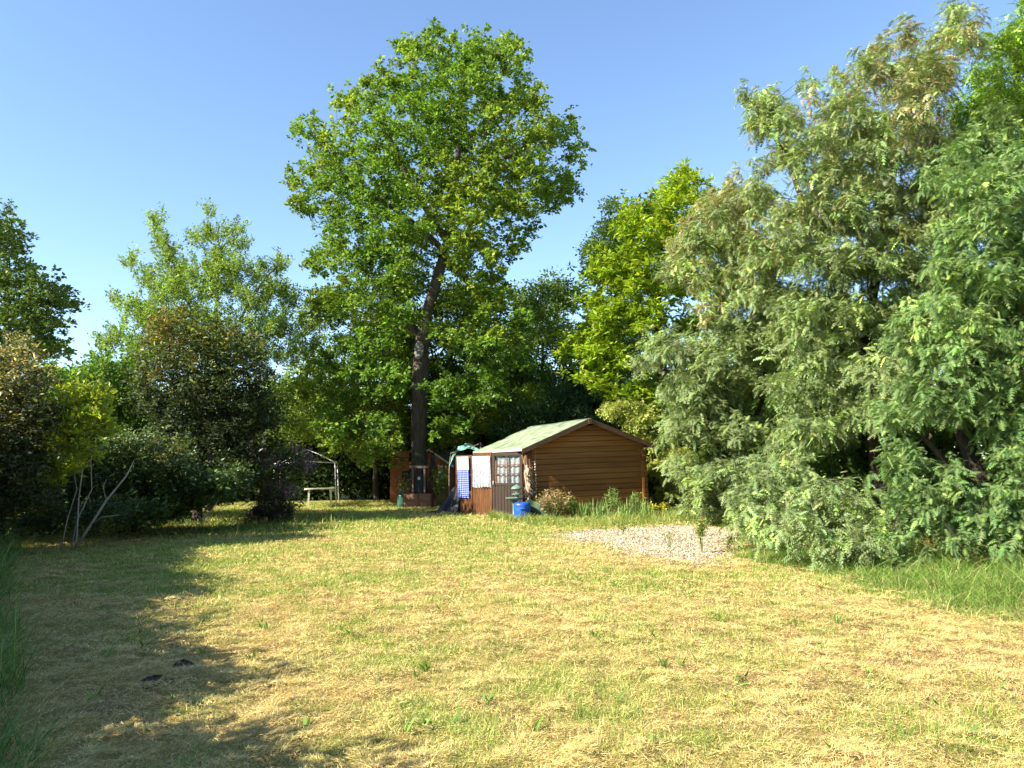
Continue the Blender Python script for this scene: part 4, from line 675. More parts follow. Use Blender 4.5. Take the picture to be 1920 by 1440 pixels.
WATTLEC = [(6.93,10.86,5.12,0.38), (7.64,11.97,5.48,0.38), (8.4,13.15,5.86,0.38), (6.71,11.15,4.98,0.34), (7.24,12.04,5.24,0.34), (7.76,12.91,5.51,0.34), (7.35,10.96,4.74,0.39), (8.01,11.93,5.03,0.39), (8.79,13.1,5.36,0.39), (6.56,11.25,4.43,0.39), (6.98,11.97,4.61,0.39), (7.47,12.8,4.82,0.39), (6.89,10.91,4.18,0.46), (7.63,12.08,4.46,0.46), (8.21,12.99,4.68,0.46), (7.47,10.88,4.01,0.46), (8.26,12.02,4.26,0.46), (9.04,13.16,4.52,0.46), (6.14,11.01,3.74,0.34), (6.73,12.05,3.95,0.34), (7.23,12.96,4.12,0.34), (6.59,10.88,3.48,0.43), (7.24,11.95,3.66,0.43), (7.9,13.04,3.85,0.43), (7.18,10.88,3.24,0.46), (7.95,12.04,3.41,0.46), (8.62,13.06,3.57,0.46), (5.92,11.36,3.49,0.29), (6.25,11.99,3.6,0.29), (6.61,12.69,3.72,0.29), (6.24,11.13,3.13,0.34), (6.76,12.04,3.26,0.34), (7.2,12.84,3.37,0.34), (6.81,10.97,2.64,0.39), (7.4,11.92,2.73,0.39), (8.09,13.03,2.83,0.39), (7.37,10.91,2.47,0.46), (8.11,12.01,2.56,0.46), (8.86,13.12,2.65,0.46), (5.96,11.25,2.68,0.29), (6.35,11.98,2.75,0.29), (6.78,12.78,2.83,0.29), (5.71,11.42,2.3,0.26), (6,12.01,2.34,0.26), (6.3,12.59,2.37,0.26), (6.27,11.01,2.34,0.31), (6.86,12.03,2.41,0.31), (7.41,13.01,2.48,0.31), (7.04,10.96,1.79,0.38), (7.67,11.93,1.81,0.38), (8.42,13.1,1.83,0.38), (5.82,11.42,1.59,0.26), (6.1,11.97,1.59,0.26), (6.39,12.54,1.59,0.26), (6.08,11.19,1.43,0.26), (6.5,11.96,1.42,0.26), (6.99,12.87,1.4,0.26), (5.89,11.32,1.08,0.29), (6.27,12.05,1.05,0.29), (6.64,12.75,1.02,0.29), (5.72,11.47,0.85,0.22), (5.99,12.02,0.81,0.22), (6.24,12.52,0.78,0.22), (6.06,11.07,0.9,0.29), (6.58,12.03,0.84,0.29), (7.04,12.88,0.79,0.29), (6.89,10.93,1.05,0.34), (7.59,12.05,0.99,0.34), (8.26,13.1,0.94,0.34), (7.29,10.84,1.27,0.39), (8.11,12.05,1.23,0.39), (8.78,13.05,1.2,0.39), (6.57,10.83,0.61,0.31), (7.3,12.05,0.5,0.31), (7.94,13.09,0.41,0.31), (7.14,10.93,0.53,0.38), (7.83,11.98,0.42,0.38), (8.54,13.07,0.31,0.38), (6.21,10.87,0.51,0.26), (6.85,11.98,0.4,0.26), (7.46,13.05,0.29,0.26), (5.47,11.19,0.34,0.19), (5.87,12.02,0.24,0.19), (6.25,12.8,0.16,0.19), (5.38,11.5,0.23,0.15), (5.62,12.02,0.17,0.15), (5.84,12.48,0.11,0.15), (5.66,10.99,0.21,0.19), (6.18,12.01,0.08,0.19), (6.68,12.98,-0.04,0.19), (7.01,11.12,0.14,0.26), (7.55,11.97,0.02,0.26), (8.18,12.98,-0.11,0.26), (7.77,10.97,3.17,0.69), (8.54,12.05,3.32,0.69), (9.37,13.22,3.49,0.69), (8,11.11,2.02,0.69), (8.61,11.96,2.05,0.69), (9.26,12.85,2.08,0.69), (7.75,11.01,0.88,0.52), (8.5,12.07,0.81,0.52), (9.21,13.07,0.75,0.52), (6.58,11.13,5.63,0.26), (7.1,12.02,5.95,0.26), (7.64,12.93,6.27,0.26), (7.12,10.84,5.63,0.31), (7.91,12.04,6.08,0.31), (8.61,13.12,6.48,0.31), (7.82,11.12,5.36,0.39), (8.41,11.94,5.63,0.39), (9.06,12.87,5.95,0.39), (8.28,11,4.34,0.69), (9.01,11.96,4.58,0.69), (9.75,12.94,4.83,0.69), (8.37,11.08,1.25,0.69), (9.01,11.93,1.22,0.69), (9.61,12.72,1.19,0.69), (8.67,11.08,2.78,0.77), (9.47,12.1,2.89,0.77), (10.01,12.79,2.96,0.77), (8.08,12.87,6.44,0.4), (8.76,13.94,6.84,0.4), (9.49,15.11,7.28,0.4), (8.48,14,7.34,0.36), (9.06,14.95,7.73,0.36), (9.74,16.08,8.19,0.36), (9.13,14.29,7.66,0.44), (9.86,15.43,8.15,0.44), (10.57,16.55,8.62,0.44), (9.28,13.65,7.03,0.46), (9.81,14.42,7.33,0.46), (10.5,15.44,7.74,0.46), (8.22,14.22,6.96,0.34), (8.65,14.97,7.24,0.34), (9.06,15.68,7.51,0.34), (10.01,15.08,8.5,0.41), (10.6,15.98,8.91,0.41), (11.3,17.04,9.4,0.41)]
LEYLAND = [(12.47,17.76,11.89,0.34), (13,18.51,12.32,0.34), (13.52,19.26,12.76,0.34), (12.05,17.77,11.42,0.32), (12.55,18.51,11.83,0.32), (13.09,19.3,12.27,0.32), (12.6,17.65,11.14,0.53), (13.15,18.43,11.57,0.53), (13.84,19.4,12.09,0.53), (11.85,17.79,10.75,0.26), (12.34,18.51,11.13,0.26), (12.81,19.23,11.49,0.26), (12.1,17.6,10.18,0.53), (12.68,18.44,10.59,0.53), (13.31,19.36,11.04,0.53), (11.61,17.71,9.91,0.32), (12.14,18.51,10.29,0.32), (12.62,19.26,10.64,0.32), (11.92,17.62,9.4,0.58), (12.45,18.4,9.74,0.58), (12.99,19.2,10.09,0.58), (11.51,17.79,9.28,0.32), (11.94,18.47,9.57,0.32), (12.44,19.24,9.9,0.32), (12.65,17.81,9.74,0.71), (13.65,19.21,10.38,0.71), (12.03,17.61,8.47,0.71), (12.62,18.48,8.81,0.71), (13.23,19.37,9.15,0.71), (12.76,17.81,8.01,0.85), (13.73,19.16,8.49,0.85), (13.2,17.85,11.38,0.61), (13.74,18.57,11.78,0.61), (14.26,19.28,12.16,0.61), (11.53,17.91,8.66,0.45), (11.87,18.43,8.87,0.45), (12.25,19.03,9.1,0.45), (13.16,17.75,12.42,0.53), (13.74,18.54,12.9,0.53), (14.29,19.27,13.35,0.53), (13.36,17.75,13.25,0.53), (13.88,18.44,13.7,0.53), (14.51,19.27,14.25,0.53), (11.39,17.81,10.09,0.37), (11.85,18.54,10.44,0.37), (12.3,19.24,10.78,0.37), (11.17,17.93,9.62,0.34), (11.49,18.44,9.84,0.34), (11.84,19.02,10.1,0.34), (11.59,17.95,10.77,0.26), (11.98,18.55,11.08,0.26), (12.3,19.04,11.33,0.26)]
THUJA = [(3.38,25.97,3.33,0.34), (3.45,26.5,3.36,0.34), (3.53,27.07,3.4,0.34), (4.1,25.81,2.86,0.49), (4.21,26.49,2.89,0.49), (4.34,27.29,2.93,0.49), (4.72,25.84,2.31,0.49), (4.85,26.58,2.33,0.49), (4.98,27.27,2.35,0.49), (5.05,25.88,1.33,0.49), (5.18,26.54,1.32,0.49), (5.32,27.27,1.32,0.49), (5.18,25.78,0.45,0.49), (5.33,26.54,0.42,0.49), (5.48,27.3,0.38,0.49), (4.49,25.91,3.22,0.49), (4.6,26.58,3.26,0.49), (4.72,27.22,3.3,0.49), (5.56,25.82,0.97,0.49), (5.7,26.48,0.95,0.49), (5.85,27.16,0.94,0.49), (5.38,25.94,1.86,0.49), (5.51,26.53,1.87,0.49), (5.65,27.21,1.87,0.49), (5.72,25.92,-0.01,0.42), (5.84,26.43,-0.04,0.42), (5.98,27.09,-0.08,0.42), (4.74,25.89,-0.08,0.38), (4.86,26.57,-0.12,0.38), (4.96,27.11,-0.16,0.38), (3.76,25.8,3.31,0.38), (3.86,26.5,3.36,0.38), (3.96,27.24,3.41,0.38)]

def high(z0, z1, p):            # share of coloured leaves, rising with height
    return lambda att, li, rng: np.clip((att[:, 2] - z0) / (z1 - z0), 0, 1) * p
def flat(p):
    return lambda att, li, rng: np.full(len(att), p)
def patchy(p, s=0.6, cut=0.5, seed=3):
    return lambda att, li, rng: np.clip((fbm(att[:, 0] + att[:, 1] * .5, att[:, 2], s, seed, 2) - cut) * 8, 0, 1) * p

# the tall oak
OX, OY = -3.67, 30.0
def oak_keep(a):
    tx = np.interp(a[:, 2], [0, 6.4, 8.6, 10.5], [-3.67, -3.56, -3.02, -2.48])
    gap = (np.abs(a[:, 0] - tx) < 0.55) & (a[:, 1] < OY) & (((a[:, 2] > 8.0) & (a[:, 2] < 9.5)) | ((a[:, 2] < 6.8) & (a[:, 2] > 5.0)) | ((a[:, 2] < 4.2) & (a[:, 2] > 3.0)))
    return ~gap
def oak_scar(root, rng, att, li, off):
    mb = MB()
    mb.grid(lambda u, v: (0.19 * u ** .5 * math.cos(2 * math.pi * v), -0.03 * (1 - u * u), 0.36 * u ** .5 * math.sin(2 * math.pi * v)), 6, 16)
    o = mb.build('pruning_scar', M['bark_pale_grey'], root, True)
    o.location = (0.06, -0.30, 6.05); o.rotation_euler = (R(-8), 0, R(-12))
    thicken(o, 0.06)
M['bark_pale_grey'] = mat('bark_pale_grey', (0.20, 0.185, 0.165), 0.9, 0.3, 10, (1, 1, 1), 0.4, 30)
tree('oak_tree', 'tall leafy oak with dark trunk rising behind the planter box', 'tree',
     [[(OX, OY, -0.1, 0.46), (OX, OY, 0.4, 0.36), (-3.66, OY, 1.6, 0.31), (-3.66, OY, 3.2, 0.30), (-3.6, OY, 5.2, 0.31), (-3.56, OY, 6.4, 0.28), (-3.3, OY, 7.6, 0.22), (-3.02, OY, 8.6, 0.22), (-2.75, OY, 9.6, 0.20), (-2.48, OY, 10.5, 0.19), (-2.3, OY, 12, 0.16), (-2.1, OY, 13.4, 0.13), (-2.0, OY, 15.5, 0.08), (-1.9, OY, 17.5, 0.035)],
      [(-2.5, OY, 10.4, 0.15), (-3.6, 29.6, 12.2, 0.12), (-4.6, 29.2, 14.2, 0.09), (-5.0, 29, 15.6, 0.05)],
      [(-2.3, OY, 12, 0.13), (-1.0, 29.6, 13.2, 0.10), (0.6, 29.4, 14.1, 0.07), (1.6, 29.3, 14.6, 0.04)],
      [(-2.6, OY, 10.1, 0.13), (-4.6, 29.7, 11.8, 0.10), (-6.6, 29.4, 12.9, 0.06), (-8.2, 29.3, 13.3, 0.03)],
      [(-3.5, OY, 6.5, 0.12), (-4.6, 29.4, 7.6, 0.09), (-5.8, 29.2, 9.4, 0.05)]],
     OAK, 'rosette', 1, dens=6.2, per=100, spread=0.28, L=(0.10, 0.165), W=0.6, base=(0.125, 0.228, 0.032), alt=[((0.25, 0.33, 0.05), patchy(0.5, 0.5, 0.48, 8))], var=0.4, droop=0.3, keep=oak_keep, extra=oak_scar)
# bare twigs at the oak's right edge hang on the same limb system
tree('hornbeam_tree', 'fine-leaved yellow-green tree filling in left of the oak trunk', 'tree', [[(-6.1, 34.6, 0, 0.14), (-6.2, 34.6, 3, 0.11), (-6.6, 34.5, 7, 0.05)]], HORNBEAM, 'cluster', 2, dens=6.9, per=80, spread=0.36, L=(0.10, 0.17), W=0.5, base=(0.14, 0.21, 0.035), alt=[((0.24, 0.32, 0.05), flat(0.2))])
tree('elm_tree', 'light airy tree with upright feathery shoots behind the dark glossy bush', 'tree', [[(-11.0, 28, 0, 0.15), (-10.9, 28, 3, 0.13), (-10.9, 28, 7, 0.07), (-10.9, 28, 10.6, 0.02)], [(-10.9, 28, 5.5, .07), (-12.2, 28, 8.2, .05), (-12.9, 28, 10.3, .02)], [(-10.9, 28, 5.5, .07), (-9.4, 28, 8.2, .04), (-8.6, 28, 9.2, .02)]],
     ELM, 'spray', 3, dens=26, per=57, spread=0.22, L=(0.08, 0.14), W=0.42, base=(0.19, 0.29, 0.065), var=0.35, upb=1.2, droop=0.25, tip=0.005)
tree('photinia_tree', 'dense dark glossy bush-tree with reddish young leaves at its top', 'tree', [[(-9.2, 22.6, 0, 0.14), (-9.1, 22.6, 2, 0.11), (-9.0, 22.6, 5, 0.04)]], PHOTINIA, 'rosette', 4, 'bark_dark', dens=17.2, per=88, spread=0.30, L=(0.09, 0.15), W=0.38, base=(0.045, 0.068, 0.026), var=0.4,
     alt=[((0.17, 0.20, 0.045), high(3.0, 5.8, 0.55)), ((0.38, 0.22, 0.06), lambda a, li, r: ((a[:, 2] > 4.9) & (a[:, 0] < -9.5)) * 0.12 + (r.random(len(a)) < 0.03) * 0.25)], leafm='leaf_glossy', upb=1.1)
tree('photinia_bush', 'tan-tipped hedge bush at the far left edge of the lawn', 'bush', [[(-10.4, 15.7, 0, 0.09), (-10.3, 15.7, 1.6, 0.07), (-10.2, 15.7, 3.4, 0.03)]], HEDGEBUSH, 'rosette', 5, 'bark_dark', dens=27.6, per=105, spread=0.24, L=(0.07, 0.12), W=0.36, base=(0.06, 0.078, 0.03), var=0.4,
     alt=[((0.44, 0.39, 0.15), high(2.0, 3.6, 0.5)), ((0.13, 0.15, 0.04), flat(0.12))], leafm='leaf_glossy', upb=1.0)
def laurel_stems(root, rng, att, li, off):
    for x0, x1 in ((-8.85, -8.75), (-8.65, -8.3)):
        mb = MB(); mb.tube([(x0 - off[0] - .1, 0, 0), (x0 - off[0] - .02, .03, .6), (x0 * .6 + x1 * .4 - off[0] + .09, .06, 1.2), (x0 * .3 + x1 * .7 - off[0] - .04, .02, 1.8), (x1 - off[0] + .06, 0, 2.5)], [.013, .012, .010, .008, .005], 6)
        mb.build('stem', M['bark_pale'], root, True)
tree('laurel_bush', 'bright yellow-green upright laurel on thin pale stems', 'bush', [[(-8.65, 15.4, 0, 0.016), (-8.6, 15.4, 1.5, 0.013), (-8.6, 15.4, 2.7, 0.008)]], LAUREL, 'rosette', 6, 'bark_pale', dens=39.1, per=45, spread=0.19, L=(0.10, 0.17), W=0.36, base=(0.32, 0.40, 0.045), var=0.3, extra=laurel_stems, upb=1.0, droop=-0.3)
tree('maple_shrub', 'mid-green leafy shrub between the left hedge and the glossy bush', 'shrub', [[(-13.2, 24.2, 0, 0.12), (-13.2, 24.2, 2, 0.09), (-13.0, 24.2, 4.4, 0.03)]], SHRUB, 'cluster', 7, dens=17.2, per=92, spread=0.29, L=(0.09, 0.15), W=0.55, base=(0.12, 0.22, 0.035), var=0.35)
tree('undergrowth_shrub', 'low tangled dark shrub below the glossy bush', 'shrub', [[(-9.4, 19.2, 0, 0.06), (-9.3, 19.2, 0.8, 0.05), (-9.2, 19.1, 1.7, 0.02)]], LOWSHRUB, 'rosette', 8, 'bark_dark', dens=34.5, per=84, spread=0.23, L=(0.07, 0.12), W=0.45, base=(0.05, 0.09, 0.022), var=0.4,
     alt=[((0.16, 0.2, 0.06), high(1.2, 2.2, 0.45)), ((0.33, 0.14, 0.06), lambda a, li, r: (np.hypot(a[:, 0] + 8.3, a[:, 2] - 1.9) < 0.28) * 0.22)], leafm='leaf_glossy')
tree('purple_shrub', 'straggly shrub with purple blossom beside the plastic table', 'shrub', [[(-7.2, 23, 0, 0.05), (-7.1, 23, 0.8, 0.04), (-6.9, 23, 1.8, 0.015)]], PURPLE, 'cluster', 9, 'bark_dark', dens=29.9, per=49, spread=0.22, L=(0.06, 0.12), W=0.42, base=(0.06, 0.11, 0.03), var=0.4,
     alt=[((0.36, 0.21, 0.38), patchy(0.8, 2.0, 0.5, 5)), ((0.16, 0.22, 0.04), flat(0.12))])
tree('mound_shrub', 'low rounded dark shrub on the lawn under the purple blossom', 'shrub', [[(-6.95, 22.1, 0, 0.04), (-6.95, 22.1, 0.3, 0.03), (-6.9, 22.1, 0.7, 0.012)]], MOUND, 'cluster', 10, 'bark_dark', dens=69.0, per=76, spread=0.14, L=(0.05, 0.09), W=0.35, base=(0.035, 0.045, 0.025), var=0.4, alt=[((0.10, 0.07, 0.08), flat(0.2)), ((0.13, 0.14, 0.05), high(0.5, 0.9, 0.4))])
tree('distant_oak', 'dark green oak crown rising behind the hedge at the far left', 'tree', [[(-25.4, 38, 0, 0.4), (-25.3, 38, 4, 0.33), (-25.2, 38, 8, 0.2), (-25.5, 38, 12, 0.06)]], FAROAK, 'rosette', 11, dens=3.9, per=96, spread=0.50, L=(0.14, 0.22), W=0.62, base=(0.075, 0.13, 0.03), var=0.35)
tree('ash_tree', 'mid-green tree behind the roof ridge, right of the oak', 'tree', [[(1.4, 40.2, 0, 0.25), (1.5, 40.2, 3, 0.2), (1.7, 40.2, 8, 0.08)], [(-0.6, 40.4, 0, 0.12), (-.5, 40.4, 3, 0.1), (-.2, 40.4, 6, 0.05)]], BACKTREE, 'cluster', 12, dens=6.3, per=103, spread=0.45, L=(0.12, 0.2), W=0.55, base=(0.10, 0.165, 0.03), var=0.35)
tree('lime_tree', 'shaded leafy tree standing directly behind the oak trunk', 'tree', [[(-3.0, 36, 0, 0.2), (-3.0, 36, 4, 0.16), (-2.8, 36, 8, 0.06)]], LIME, 'cluster', 18, dens=8, per=80, spread=0.42, L=(0.12, 0.2), W=0.6, base=(0.10, 0.17, 0.03), var=0.35)
tree('hazel_shrub', 'sunlit yellow-green shrub between the oak trunk and the green roof', 'shrub', [[(-1.5, 33.2, 0, 0.08), (-1.5, 33.2, 2, 0.06), (-1.3, 33.2, 4, 0.02)]], UNDER, 'cluster', 13, dens=10.3, per=88, spread=0.30, L=(0.1, 0.16), W=0.6, base=(0.18, 0.26, 0.035), var=0.35)
tree('chestnut_tree', 'bright lime-green sweet chestnut between the shed and the grey-green wattles', 'tree', [[(6.0, 29.4, 0, 0.3), (5.9, 29.4, 3, 0.25), (5.7, 29.4, 7, 0.15), (6.0, 29.4, 11, 0.05)]], CHESTNUT, 'rosette', 14, 'bark_dark', dens=8.6, per=84, spread=0.36, L=(0.17, 0.27), W=0.36, base=(0.20, 0.31, 0.02), var=0.32, alt=[((0.33, 0.43, 0.03), flat(0.25))], upb=0.9, droop=0.3)
tree('distant_poplar', 'dark blue-green tree top peeping out behind the chestnut', 'tree', [[(6, 42.2, 0, 0.25), (6, 42.2, 5, 0.2), (5.9, 42.2, 12, 0.06)]], DARKTREE, 'cluster', 15, dens=5.2, per=88, spread=0.43, L=(0.13, 0.2), W=0.6, base=(0.06, 0.11, 0.04), var=0.3)
tree('leyland_cypress', 'bright green feathery cypress in the top right corner', 'tree', [[(12.9, 18.6, 0, 0.2), (12.9, 18.6, 6, 0.15), (12.9, 18.6, 12.5, 0.04)]], LEYLAND, 'frond', 16, 'bark_brown', dens=14.9, per=64, spread=0.36, L=(0.14, 0.26), W=0.22, base=(0.21, 0.33, 0.05), var=0.35, leafm='needle', droop=-0.3, pairs=4)
tree('golden_thuja', 'yellow-green clipped conifer against the right side of the log shed', 'conifer', [[(4.9, 26.7, 0, 0.1), (4.9, 26.7, 1.5, 0.08), (4.7, 26.7, 3.0, 0.03)]], THUJA, 'frond', 17, 'bark_brown', dens=34.5, per=76, spread=0.24, L=(0.09, 0.17), W=0.3, base=(0.34, 0.38, 0.08), var=0.35, leafm='needle', droop=-0.5, pairs=3)

# silver wattles
TAN = (0.43, 0.36, 0.19); TIP = (0.36, 0.48, 0.13)
def tips_fn(p):
    return lambda a, li, r: (r.random(len(a)) < 0.16) * p * r.random(len(a)) + 0.07
def pods_a(a, li, r):
    return np.clip((fbm(a[:, 0] + a[:, 1], a[:, 2], 0.5, 41, 2) - 0.45) * 6, 0, 1) * 0.5 * (a[:, 2] > 5.2)
def pods_b(a, li, r):
    return np.clip((fbm(a[:, 0] + a[:, 1], a[:, 2], 0.7, 42, 2) - 0.46) * 6, 0, 1) * 0.4 * (a[:, 2] > 6.0)
WB = (0.225, 0.29, 0.115)
tree('silver_wattle', 'grey-green wattle with tan seed pods beside the gravel patch', 'tree',
     [[(6.1, 20.8, 0, 0.16), (6.0, 20.8, 1.6, 0.13), (5.8, 20.7, 4, 0.09), (5.7, 20.6, 7, 0.03)], [(6.1, 20.8, 0.5, .09), (5.2, 20.2, 2.2, .07), (4.6, 20, 4.6, .03)], [(6.1, 20.8, 1.0, .08), (6.8, 20.6, 3.6, .06), (7.0, 20.6, 6.6, .02)]],
     WATTLEA, 'frond', 20, 'bark_brown', dens=15.5, per=104, spread=0.34, L=(0.11, 0.19), W=0.30, base=WB, var=0.35, alt=[(TIP, tips_fn(0.7)), (TAN, pods_a)], leafm='leaf_soft', droop=0.3, pairs=5)
tree('silver_wattle', 'tallest wattle with sparse tufted top against the sky', 'tree',
     [[(8.1, 16.9, 0, 0.2), (8.0, 16.9, 1.5, 0.17), (7.8, 16.8, 4, 0.12), (8.4, 16.7, 7, 0.08), (8.9, 16.6, 9, 0.05), (9.6, 16.5, 11, 0.02)], [(7.8, 16.8, 3.6, .1), (7.0, 16.6, 6, .07), (6.2, 16.5, 8.2, .05), (5.6, 16.5, 9.4, .02)], [(8.4, 16.7, 7, .06), (8.0, 16.6, 8.6, .04), (7.9, 16.5, 10.2, .02)]],
     WATTLEB, 'frond', 21, keep=lambda a: (np.random.default_rng(9).random(len(a)) > np.clip((a[:, 2] - 6.5) / 3, 0, 1) * .3), bark='bark_brown', dens=21, per=96, spread=0.29, L=(0.10, 0.17), W=0.30, base=WB, var=0.35, alt=[(TIP, tips_fn(0.7)), (TAN, pods_b)], leafm='leaf_soft', droop=0.35, pairs=5)
tree('silver_wattle', 'nearest wattle at the right edge, its branches drooping to the long grass', 'tree',
     [[(8.0, 12.4, 0, 0.17), (7.6, 12.4, 0.9, 0.14), (7.1, 12.3, 2.2, 0.10), (7.4, 12.2, 4, 0.05)], [(8.0, 12.4, 0.2, .12), (8.3, 12.3, 2, .09), (8.4, 12.3, 4.5, .04)], [(7.6, 12.4, 0.9, .08), (6.8, 12.0, 1.4, .06), (6.3, 11.8, 1.9, .03)]],
     WATTLEC, 'frond', 22, 'bark_brown', dens=33, per=88, spread=0.24, L=(0.09, 0.15), W=0.32, base=(0.165, 0.255, 0.085), var=0.35, alt=[(TIP, tips_fn(0.75))], leafm='leaf_soft', droop=0.4, pairs=6)

# hedges: long rows, one thing each
def hedge(name, label, line, depth, style, seed, cat='hedge', jit=(0.82, 1.1), **kw):
    """line: (x, y, height) along the foot of the row"""
    rng = np.random.default_rng(seed + 500)
    line = np.array(line, float)
    lob = []
    trunks = []
    for i in range(len(line) - 1):
        a = line[i]; b_ = line[i + 1]
        k = max(1, int(np.linalg.norm((b_ - a)[:2]) / (depth * 0.62)))
        for j in range(k):
            q = a + (b_ - a) * (j + rng.uniform(.35, .65)) / k
            h = q[2] * rng.uniform(*jit)
            z = depth * 0.45
            while z < h - depth * 0.25:
                lob.append((q[0] + rng.normal(0, .15), q[1] + rng.normal(0, .15), z, depth * rng.uniform(.45, .62)))
                z += depth * 0.6
            lob.append((q[0], q[1], h - depth * .35, depth * .42))
            trunks.append([(q[0], q[1], -.05, .06), (q[0], q[1], h * .4, .05), (q[0] + rng.normal(0, .1), q[1], h * .85, .015)])
    return tree(name, label, cat, trunks, lob, style, seed, **kw)
hedge('boundary_hedge', 'tall hedge along the left side of the lawn', [(-2.2, -3.2, 2.2), (-3.3, 0.0, 2.2), (-4.65, 2.5, 2.65), (-5.85, 4.6, 2.8), (-7.9, 7.6, 2.75), (-9.8, 11.2, 3.0), (-12.0, 14.6, 3.7)], 1.5, 'cluster', 30, bark='bark_dark', dens=30, per=100, spread=0.42, L=(0.12, 0.2), W=0.5, base=(0.06, 0.10, 0.03), thin=0.02, parts=('stem', 'foliage'), jit=(0.94, 1.06))
hedge('privet_hedge', 'dark hedge running back behind the left-hand bushes', [(-12.6, 16.0, 4.0), (-15.4, 20.5, 4.2), (-17.8, 26, 4.4), (-18.5, 33, 4.6), (-19, 38, 4.6)], 1.5, 'cluster', 31, bark='bark_dark', dens=9.2, per=72, spread=0.47, L=(0.18, 0.28), W=0.5, base=(0.055, 0.095, 0.03), thin=0.02, parts=('stem', 'foliage'))
hedge('conifer_hedge', 'dark conifer hedge closing off the back of the garden', [(-19, 37.5, 5.2), (-12, 37.2, 5.2), (-6, 36.8, 5.0), (0, 36.6, 5.0), (6, 36.4, 5.4), (13, 36, 5.4)], 1.8, 'cluster', 32, bark='bark_dark', dens=11, per=120, spread=0.62, L=(0.25, 0.45), W=0.3, base=(0.045, 0.08, 0.028), leafm='needle', thin=0.02, droop=0.3, parts=('stem', 'foliage'))
hedge('yew_hedge', 'dark green yew mass just behind the green-roofed shed', [(-0.2, 31.6, 3.6), (1.6, 31.4, 4.1), (3.4, 31.2, 4.4), (4.8, 30.8, 4.3)], 1.4, 'cluster', 33, bark='bark_dark', dens=11.5, per=72, spread=0.40, L=(0.16, 0.28), W=0.28, base=(0.055, 0.11, 0.04), leafm='needle', thin=0.02, droop=-0.2, parts=('stem', 'foliage'))
hedge('bay_hedge', 'green hedge behind the wattles on the right boundary', [(14.8, 4, 4.5), (13.6, 9, 5), (12.6, 14, 5.6), (11.2, 20, 6.2), (10.2, 26, 6.6), (9.6, 32, 6.6)], 1.6, 'cluster', 34, bark='bark_dark', dens=8.0, per=72, spread=0.47, L=(0.18, 0.28), W=0.5, base=(0.075, 0.14, 0.03), thin=0.02, parts=('stem', 'foliage'))

# ------------------------------------------------------------------ the log shed
M['log'] = mat('log', (0.195, 0.076, 0.021), 0.6, 0.22, 2.2, (0.35, 5, 7), 0.25, 10, 0.35, rnd=0.28, col2=(0.28, 0.12, 0.034))
M['trim'] = mat('trim', (0.085, 0.048, 0.028), 0.6, 0.3, 5, (1, 1, 1), 0.3, 30, 0.3)
M['felt'] = mat('felt', (0.16, 0.205, 0.12), 0.95, 0.4, 3.4, (1, .6, 1), 0.6, 60, 0.1, col2=(0.31, 0.365, 0.24))
M['felt_edge'] = mat('felt_edge', (0.55, 0.52, 0.45), 0.8, 0.3, 8)
M['door_dark'] = mat('door_dark', (0.042, 0.026, 0.017), 0.55, 0.3, 4, (6, 6, 1), 0.3, 20, 0.35)
M['red_wood'] = mat('red_wood', (0.088, 0.033, 0.013), 0.5, 0.4, 3, (8, 8, 1), 0.3, 20, 0.4, rnd=0.15, col2=(0.17, 0.068, 0.022))
M['white_bar'] = mat('white_bar', (0.13, 0.06, 0.045), 0.5, 0.2, 5)

def glass_mat():
    m, n, l, b = new_mat('glass')
    t = n.new('ShaderNodeBsdfTransparent'); t.inputs[0].default_value = (0.93, 0.96, 0.95, 1)
    g = n.new('ShaderNodeBsdfGlossy'); g.inputs['Roughness'].default_value = 0.03
    ms = n.new('ShaderNodeMixShader')
    ms.inputs[0].default_value = 0.06; l.new(t.outputs[0], ms.inputs[1]); l.new(g.outputs[0], ms.inputs[2])
    l.new(ms.outputs[0], n['Material Output'].inputs['Surface'])
    return m
M['glass'] = glass_mat()
def lace_mat():
    m, n, l, b = new_mat('lace')
    tc = n.new('ShaderNodeTexCoord')
    v = n.new('ShaderNodeTexVoronoi'); v.inputs['Scale'].default_value = 38; v.feature = 'F1'
    l.new(tc.outputs['Object'], v.inputs['Vector'])
    nz = n.new('ShaderNodeTexNoise'); nz.inputs['Scale'].default_value = 22; nz.inputs['Detail'].default_value = 3
    l.new(tc.outputs['Object'], nz.inputs['Vector'])
    ad = n.new('ShaderNodeMath'); ad.operation = 'ADD'
    l.new(v.outputs['Distance'], ad.inputs[0]); l.new(nz.outputs['Fac'], ad.inputs[1])
    rp = n.new('ShaderNodeValToRGB')
    rp.color_ramp.elements[0].position = 0.95; rp.color_ramp.elements[0].color = (0, 0, 0, 1)
    rp.color_ramp.elements[1].position = 1.25; rp.color_ramp.elements[1].color = (0.35, 0.35, 0.35, 1)
    l.new(ad.outputs[0], rp.inputs[0])
    cr = n.new('ShaderNodeValToRGB'); cr.color_ramp.elements[0].position = .62; cr.color_ramp.elements[1].position = 1.0
    cr.color_ramp.elements[0].color = (0.62, 0.63, 0.64, 1); cr.color_ramp.elements[1].color = (0.42, 0.44, 0.47, 1)
    l.new(ad.outputs[0], cr.inputs[0]); l.new(cr.outputs[0], b.inputs['Base Color']); b.inputs['Roughness'].default_value = 0.9
    t = n.new('ShaderNodeBsdfTransparent'); ms = n.new('ShaderNodeMixShader')
    l.new(rp.outputs[0], ms.inputs[0]); l.new(b.outputs[0], ms.inputs[1]); l.new(t.outputs[0], ms.inputs[2])
    l.new(ms.outputs[0], n['Material Output'].inputs['Surface'])
    return m
M['lace'] = lace_mat()
